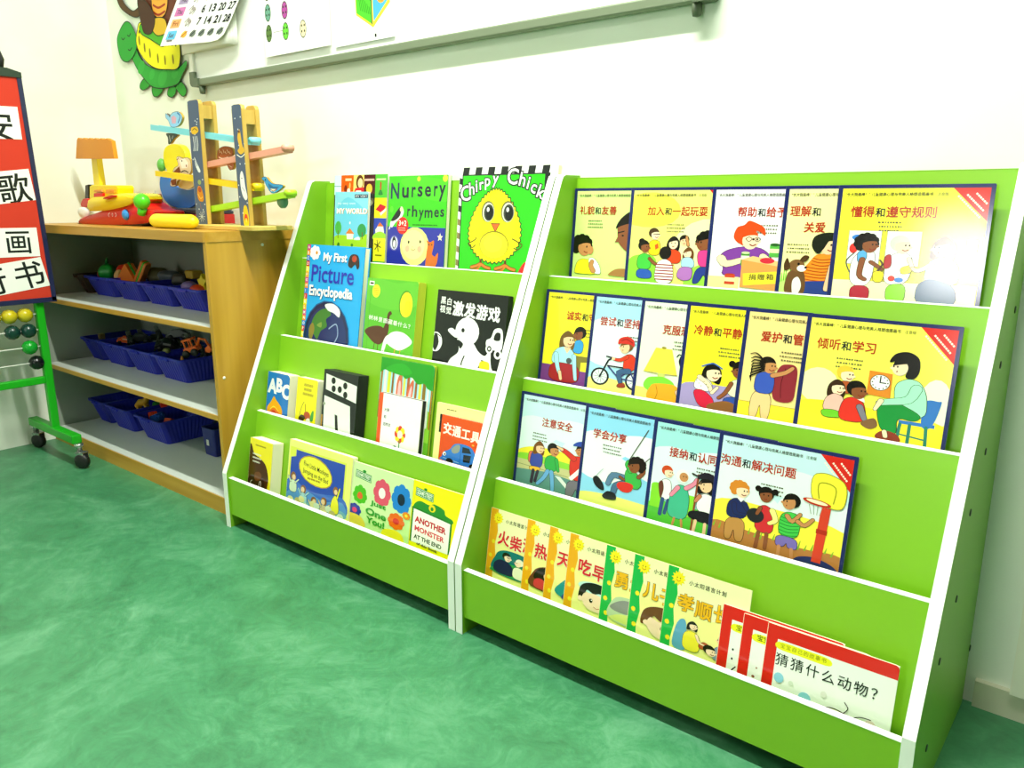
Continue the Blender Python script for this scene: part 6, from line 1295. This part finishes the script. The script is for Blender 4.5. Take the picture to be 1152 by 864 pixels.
def cutout(name, label, cat, l, Y, c, draw, thick=.008, ow=.0022):
    o = catmull(P2(l, Y), True, 4)
    a = Art(lambda u, v, d: (u, Y-thick/2-d, v)); a.l(o+[o[0]], ow, '#2a2a22'); a.p(o, c); draw(a, lambda *q: P2(list(q), Y))
    return tag(obj(name, a.mesh((o, thick, '#b8963f')), PAINT), label, cat)
def dr_bb(a, P): a.p(P(303, 206, 309, 210, 316, 210, 311, 214, 304, 211), '#2f6a9a'); a.p(P(306, 212, 313, 213, 310, 215.6, 306, 215), '#e8e4c8'); a.e(*P(300, 202.4)[0], .0024, .0024, '#14181a'); a.c(P(306, 213, 309, 215, 313, 212.6), .002, '#a8402a')
cutout('toy_bird', 'blue wooden bird standing on the lime green ramp', 'toy bird', [296, 200.5, 300.5, 199.3, 304, 203.5, 309, 207, 319.5, 208.6, 317, 212.6, 311, 216.6, 306.5, 216.4, 302, 210, 299, 204], YR_, '#3f9ad0', dr_bb)
def dr_cb(a, P): a.p(P(194, 132, 197, 130, 200, 133, 199, 139, 195, 139), '#e0a8b8'); a.e(*P(192.4, 131)[0], .003, .003, '#14181a'); a.c(P(201, 127, 204, 131, 202, 138), .004, '#2f6aa8'); a.c(P(190, 128, 193, 129.6), .003, '#1d3a6a')
cutout('toy_bird', 'pale blue and pink wooden bird standing on the turquoise ramp', 'toy bird', [188, 128, 192, 130.5, 196, 127, 202, 126, 206, 131, 205, 137, 201, 142, 194, 142.5, 191, 136, 188, 132], YR_, '#9acbe8', dr_cb)
cutout('toy_bird', 'dark grey and white wooden bird hanging under the turquoise ramp', 'toy bird', [189, 150.5, 201, 151.5, 197, 156, 193.5, 161, 191, 161.5, 190.5, 155], YR_, '#5a6460', lambda a, P: (a.c(P(192, 153, 193, 159), .003, '#e4e8e0'), a.c(P(196, 153, 195, 156), .002, '#e4e8e0')))
def dr_h(a, P):
    for q in range(6): a.c(P(248+q*2.2, 168.6+(q % 2)*2, 249+q*2.3, 172+(q % 2)), .0018, '#f0d0a0')
    a.e(*P(248, 174.4)[0], .002, .002, '#14181a'); a.c(P(248, 177, 252, 178.4, 258, 177), .0024, '#f4e4c4')
cutout('toy_hedgehog', 'brown wooden hedgehog on the pink ramp', 'toy animal', [246, 175, 247, 169, 252, 165.4, 258, 165.2, 262.5, 167.5, 263, 173.5, 258, 176.5, 251, 178.4, 246.6, 178.6], YR_, '#a85a2c', dr_h)
cutout('toy_squirrel_tail', 'small brown wooden acorn shape hanging under the pink ramp', 'toy', [257.5, 184.6, 264, 183.5, 263.5, 189.4, 260, 190.8], YR_, '#c87a5a', lambda a, P: a.c(P(259, 186, 262, 188), .002, '#f0d8c0'))
# green marble wheel under the lime ramp
p = at(318, 226.8, YR_); tag(lathe('wooden_disc', [(0, -.008), (.014, -.008), (.0175, -.004), (.0175, .004), (.014, .008), (0, .008)], pm('#5a8f6a'), None, 20, Matrix.Translation(p) @ Matrix.Rotation(PI/2, 4, 'X')), 'green and grey wooden disc hanging below the lime green ramp end', 'toy')

# --- round balance disc with a cow picture, behind the tower
YD_ = .300
M_DB = mat('blue painted wood', '#1f72cc', .4); M_DY = mat('yellow painted wood', '#f2e41c', .4)
ZDISC = at(195, 234.6, .262).z+.0008
ds = thing('picture_disc', 'round wooden rocking figure, yellow above and blue below, behind the ramp tower', 'toy', (0, 0, 0))
slab('white_rim', [178, 207, 179, 196, 186, 190, 200, 200, 214, 206, 226, 200, 229, 212, 226, 226, 217, 237.5, 203, 239, 190, 234, 181, 222], YD_, -.006, .010, mat('white painted wood', '#f0f0e6', .45), ds, .002, zmin=ZDISC)
slab('blue_bowl', [179.5, 206, 181, 197, 188, 194, 191, 204, 200, 211, 212, 214, 226, 208, 227, 214, 222, 226, 213, 234.5, 201, 235, 190, 230, 182, 219], YD_, -.016, -.006, M_DB, ds, .002, zmin=ZDISC+.001)
slab('yellow_body', [184, 178, 185, 167, 194, 162, 203, 164, 208, 172, 208, 186, 204, 196, 192, 197, 187, 190], YD_, -.014, .006, M_DY, ds, .002)
slab('cream_belly', [199, 206, 206, 202, 216, 204, 217, 210, 210, 213, 202, 211], YD_, -.022, -.016, mat('cream painted wood', '#f0d890', .45), ds, .001)
p = at(185, 186, YD_); ball('knob', (p.x, p.y-.01, p.z), .019, mat('soft green plastic', '#62b04a', .4), ds, (.9, .7, 1.15))
def dr_c(a, P): a.p(P(203, 180.5, 209, 178, 213, 183, 212, 189, 206, 189.5), '#f6efe0'); a.p(P(196, 194, 203, 187, 204.6, 193.5, 199, 198), '#8a4a26'); a.e(*P(206, 181)[0], .003, .003, '#1c1a18'); a.e(*P(211, 186.6)[0], .003, .004, '#8a4a26'); a.c(P(205, 194, 209, 192, 213, 194), .003, '#2a1a12'); a.p(P(193, 203, 200, 201, 199.5, 208, 195, 208.6), '#8a4a26'); a.c(P(202, 178, 200.6, 180), .003, '#8a4a26')
cutout('toy_cow', 'brown and white wooden cow on the yellow ramp before the round figure', 'toy animal', [200, 178, 203, 176.4, 207, 178.4, 212, 177.4, 215.6, 182, 216, 193, 210, 199.5, 201, 203, 199, 209, 193, 208.6, 194.5, 200, 197, 190, 202, 186], YD_-.042, '#e8d4b4', dr_c)

# --- red and yellow excavator boat toy
YV = .15
M_RED = pm('#d6181a', .3); M_YEL = pm('#f6d80e', .3); M_ORA = mat('orange scoop plastic', '#e8900c', .45); M_LGR = pm('#4fc81c', .3)
ex = thing('toy_excavator', 'red and yellow ride toy with an orange scoop on a yellow arm', 'toy vehicle', (0, 0, 0))
slab('hull', [88, 249, 92, 245.5, 112, 238.5, 130, 232, 144, 227, 152, 229, 160, 235, 169, 237, 174, 239, 172, 246, 165, 250.5, 150, 252.4, 120, 254, 92, 253.4], YV, .0, .10, M_RED, ex, .006)
slab('keel', [89, 251.4, 120, 253, 150, 252, 168, 249.4, 166, 252, 150, 254.6, 120, 255.4, 92, 254.6], YV, .006, .095, pm('#1c1616'), ex, .001)
slab('deck', [97.5, 232, 99, 226, 106, 222, 120, 221, 136, 217.5, 146, 219.4, 149.6, 224, 146, 229.6, 134, 233.6, 116, 237, 101, 237], YV, -.008, .092, M_YEL, ex, .006)
cbn = slab('cabin', [100.5, 226, 100.5, 209.6, 103, 208, 131, 208.4, 132.6, 211, 132, 222, 118, 225], YV, .03, .085, M_YEL, ex, .003, False)
slab('window', [105.4, 216, 106, 213.6, 114, 213.2, 115, 216], YV, .022, .031, mat('orange window plastic', '#e8901c', .3), cbn, .001, False)
slab('window', [105.4, 221.6, 105.4, 217.4, 115.4, 217, 115.4, 221], YV, .022, .031, M_RED, cbn, .001, False)
slab('window', [118.6, 217.6, 119, 213.4, 127.6, 213, 128.4, 217.2], YV, .022, .031, mat('orange window plastic', '#e8901c', .3), cbn, .001, False)
slab('lever', [116, 222.6, 122, 220.4, 127.4, 219.6, 127.6, 221.6, 121, 223.4, 116.4, 224], YV, -.018, .0, M_RED, ex, .002)
slab('rear_fin', [95.5, 231, 95.8, 208.6, 99, 207.6, 99.6, 222], YV, .05, .08, pm('#23211e'), ex, .001, False)
slab('rear_block', [91, 230, 92, 225, 98, 223.5, 99, 232, 92, 233], YV, .02, .09, M_RED, ex, .003)
slab('arm', [102.4, 178, 108.6, 178, 113, 209.6, 105.6, 209.6], YV, .05, .07, M_YEL, ex, .002, False)
sc = [85, 178.6, 86.2, 157.2]
for q in range(12): sc += [87.6+q*3.2, 155.6+(1.6 if q % 2 else -.9)+q*.06]
sc += [125.2, 158, 128.6, 178.4]
slab('scoop', sc, YV, .036, .050, M_ORA, ex, .0015, False)
p = at(91.4, 239.5, YV)
for dy in (0., .09): lathe('wheel', [(0, -.007), (.016, -.007), (.020, -.004), (.020, .004), (.016, .007), (0, .007)], mat('white wheel plastic', '#efefe6', .35), ex, 20, Matrix.Translation((p.x+.010, YV+.005+dy, p.z)) @ Matrix.Rotation(PI/2+.35, 4, 'X') @ Matrix.Rotation(.5, 4, 'Y'))
p = at(142.4, 241.6, YV); k = lathe('round_button', [(0, .012), (.012, .010), (.017, .004), (.018, 0), (0, 0)], mat('blue button plastic', '#2f8ad0', .3), ex, 18, Matrix.Translation((p.x, YV-.0005, p.z)) @ Matrix.Rotation(PI/2, 4, 'X'))
o = P2([123, 243, 131, 239.6], YV); a = Art(lambda u, v, d: (u, YV-.0006-d, v))
for q in (-1, 1): a.c(P2([126.6+q*3, 239.4, 126.6+q*4.6, 241.6, 126.6+q*3.4, 243.8], YV), .0022, '#f4ecec')
a.e(*P2([126.6, 241.6], YV)[0], .004, .006, '#f4ecec'); a.e(*P2([126.6, 241.6], YV)[0], .0022, .004, '#c01818'); obj('printed_mark', a.mesh(), PAINT, ex)
# green mushroom knob
p = at(159.5, 226.8, YV-.01); q = at(159, 241, YV-.01)
kn = ball('knob', (p.x, p.y, p.z), .029, M_LGR, ex, (1, .8, .86)); tube('knob_stem', [(p.x, p.y, p.z-.02), (q.x, q.y, q.z)], [.014, .012], M_LGR, kn, 12)
# behind it: a picture case, a dark flat box and a yellow roll
YC_ = .272
def case_art(a, H):
    a.r(0, 0, 100, H, '#f1f0e6')
    for q in range(9): a.b([6+q*11, H*.2, 12+q*10.6, H*.1, 15+q*10.6, H*.5, 8+q*10.8, H*.6], ('#2a2a2a', '#c8504a', '#3a6aa8', '#d8b84a')[q % 4]); a.c([8+q*10, H*.75, 14+q*10, H*.6], 1.6, '#33332e')
pc = thing('activity_case', 'white patterned play case behind the red toy', 'toy', (0, 0, 0))
A_, B_, C_, D_ = at(147, 216.4, YC_), at(175.5, 216.4, YC_+.01), at(180, 229, YC_), at(150, 233, YC_)
zt_, zb_ = A_.z, ZT_+.001
xa, xb = A_.x-.01, B_.x+.012
prism('body', round_rect(xa, zb_, xb, zt_-.006, .006), lambda u, v, d: (u, d, v), YC_, YC_+.07, pm('#b01c22', .4), pc, .002)
a = Art(lambda u, v, d: (xa+u/100*(xb-xa), YC_+.002 - d - .003, zt_+.004-v/100*(xb-xa)), [(0, 0), (100, 0), (100, 44), (0, 44)]); case_art(a, 44)
o = obj('picture_lid', a.mesh((([(0, 0), (100, 0), (100, 44), (0, 44)]), .004, '#e8e6da')), PAINT, pc)
fbx = thing('flat_box', 'stacked flat navy boxes lying under the round figure', 'box', (0, 0, 0))
pA, pB = at(170, 236, .26), at(221, 239, .26)
zl = ZT_+.001; zq = [at(195, q, .262).z for q in (240.5, 237, 234.6)]
box('lower_box', (pA.x+.045, .262, zl), (pB.x+.03, .375, zq[0]), pm('#a81a1e', .4), fbx, .003)
box('upper_box', (pA.x+.04, .262, zq[0]+.0003), (pB.x+.03, .372, zq[1]), pm('#20283a', .4), fbx, .002)
box('lid', (pA.x+.046, .263, zq[1]+.0003), (pB.x+.025, .370, zq[2]), pm('#3a5068', .35), fbx, .002)
M_ = None
pA, pB = at(172.5, 249.4, .114), at(221, 250.4, .114)
rl = ZT_+.0213
tag(tube('foam_roll', [(pA.x-.004, .114, rl), (pA.x+.004, .114, rl), (pA.x+.02, .114, rl), (pB.x-.03, .114, rl), (pB.x-.012, .114, rl), (pB.x-.004, .114, rl)], [.009, .015, .0205, .0205, .015, .009], mat('yellow roll vinyl', '#f4e61a', .4), None, 20), 'thick yellow roll lying on the cabinet between the red toy and ramp tower', 'toy')
# ---------------------------------------------------------------- camera and picture settings
bpy.data.objects.remove(_to); bpy.data.curves.remove(_tc)
cd = bpy.data.cameras.new('camera'); co = bpy.data.objects.new('camera', cd); COL.objects.link(co)
cd.sensor_width = 36; cd.lens = FPX/1152*36; cd.clip_start = .02
co.matrix_world = Matrix((( RX.x, UX.x, -FX.x, CAM[0]), (RX.y, UX.y, -FX.y, CAM[1]), (RX.z, UX.z, -FX.z, CAM[2]), (0, 0, 0, 1)))
SC.camera = co
SC.view_settings.view_transform = 'Standard'; SC.view_settings.look = 'None'
SC.view_settings.gamma = 1; SC.view_settings.use_curve_mapping = False
SC.view_settings.exposure = -1.38
SC.cycles.use_denoising = True
SC.cycles.max_bounces = 8; SC.cycles.diffuse_bounces = 5
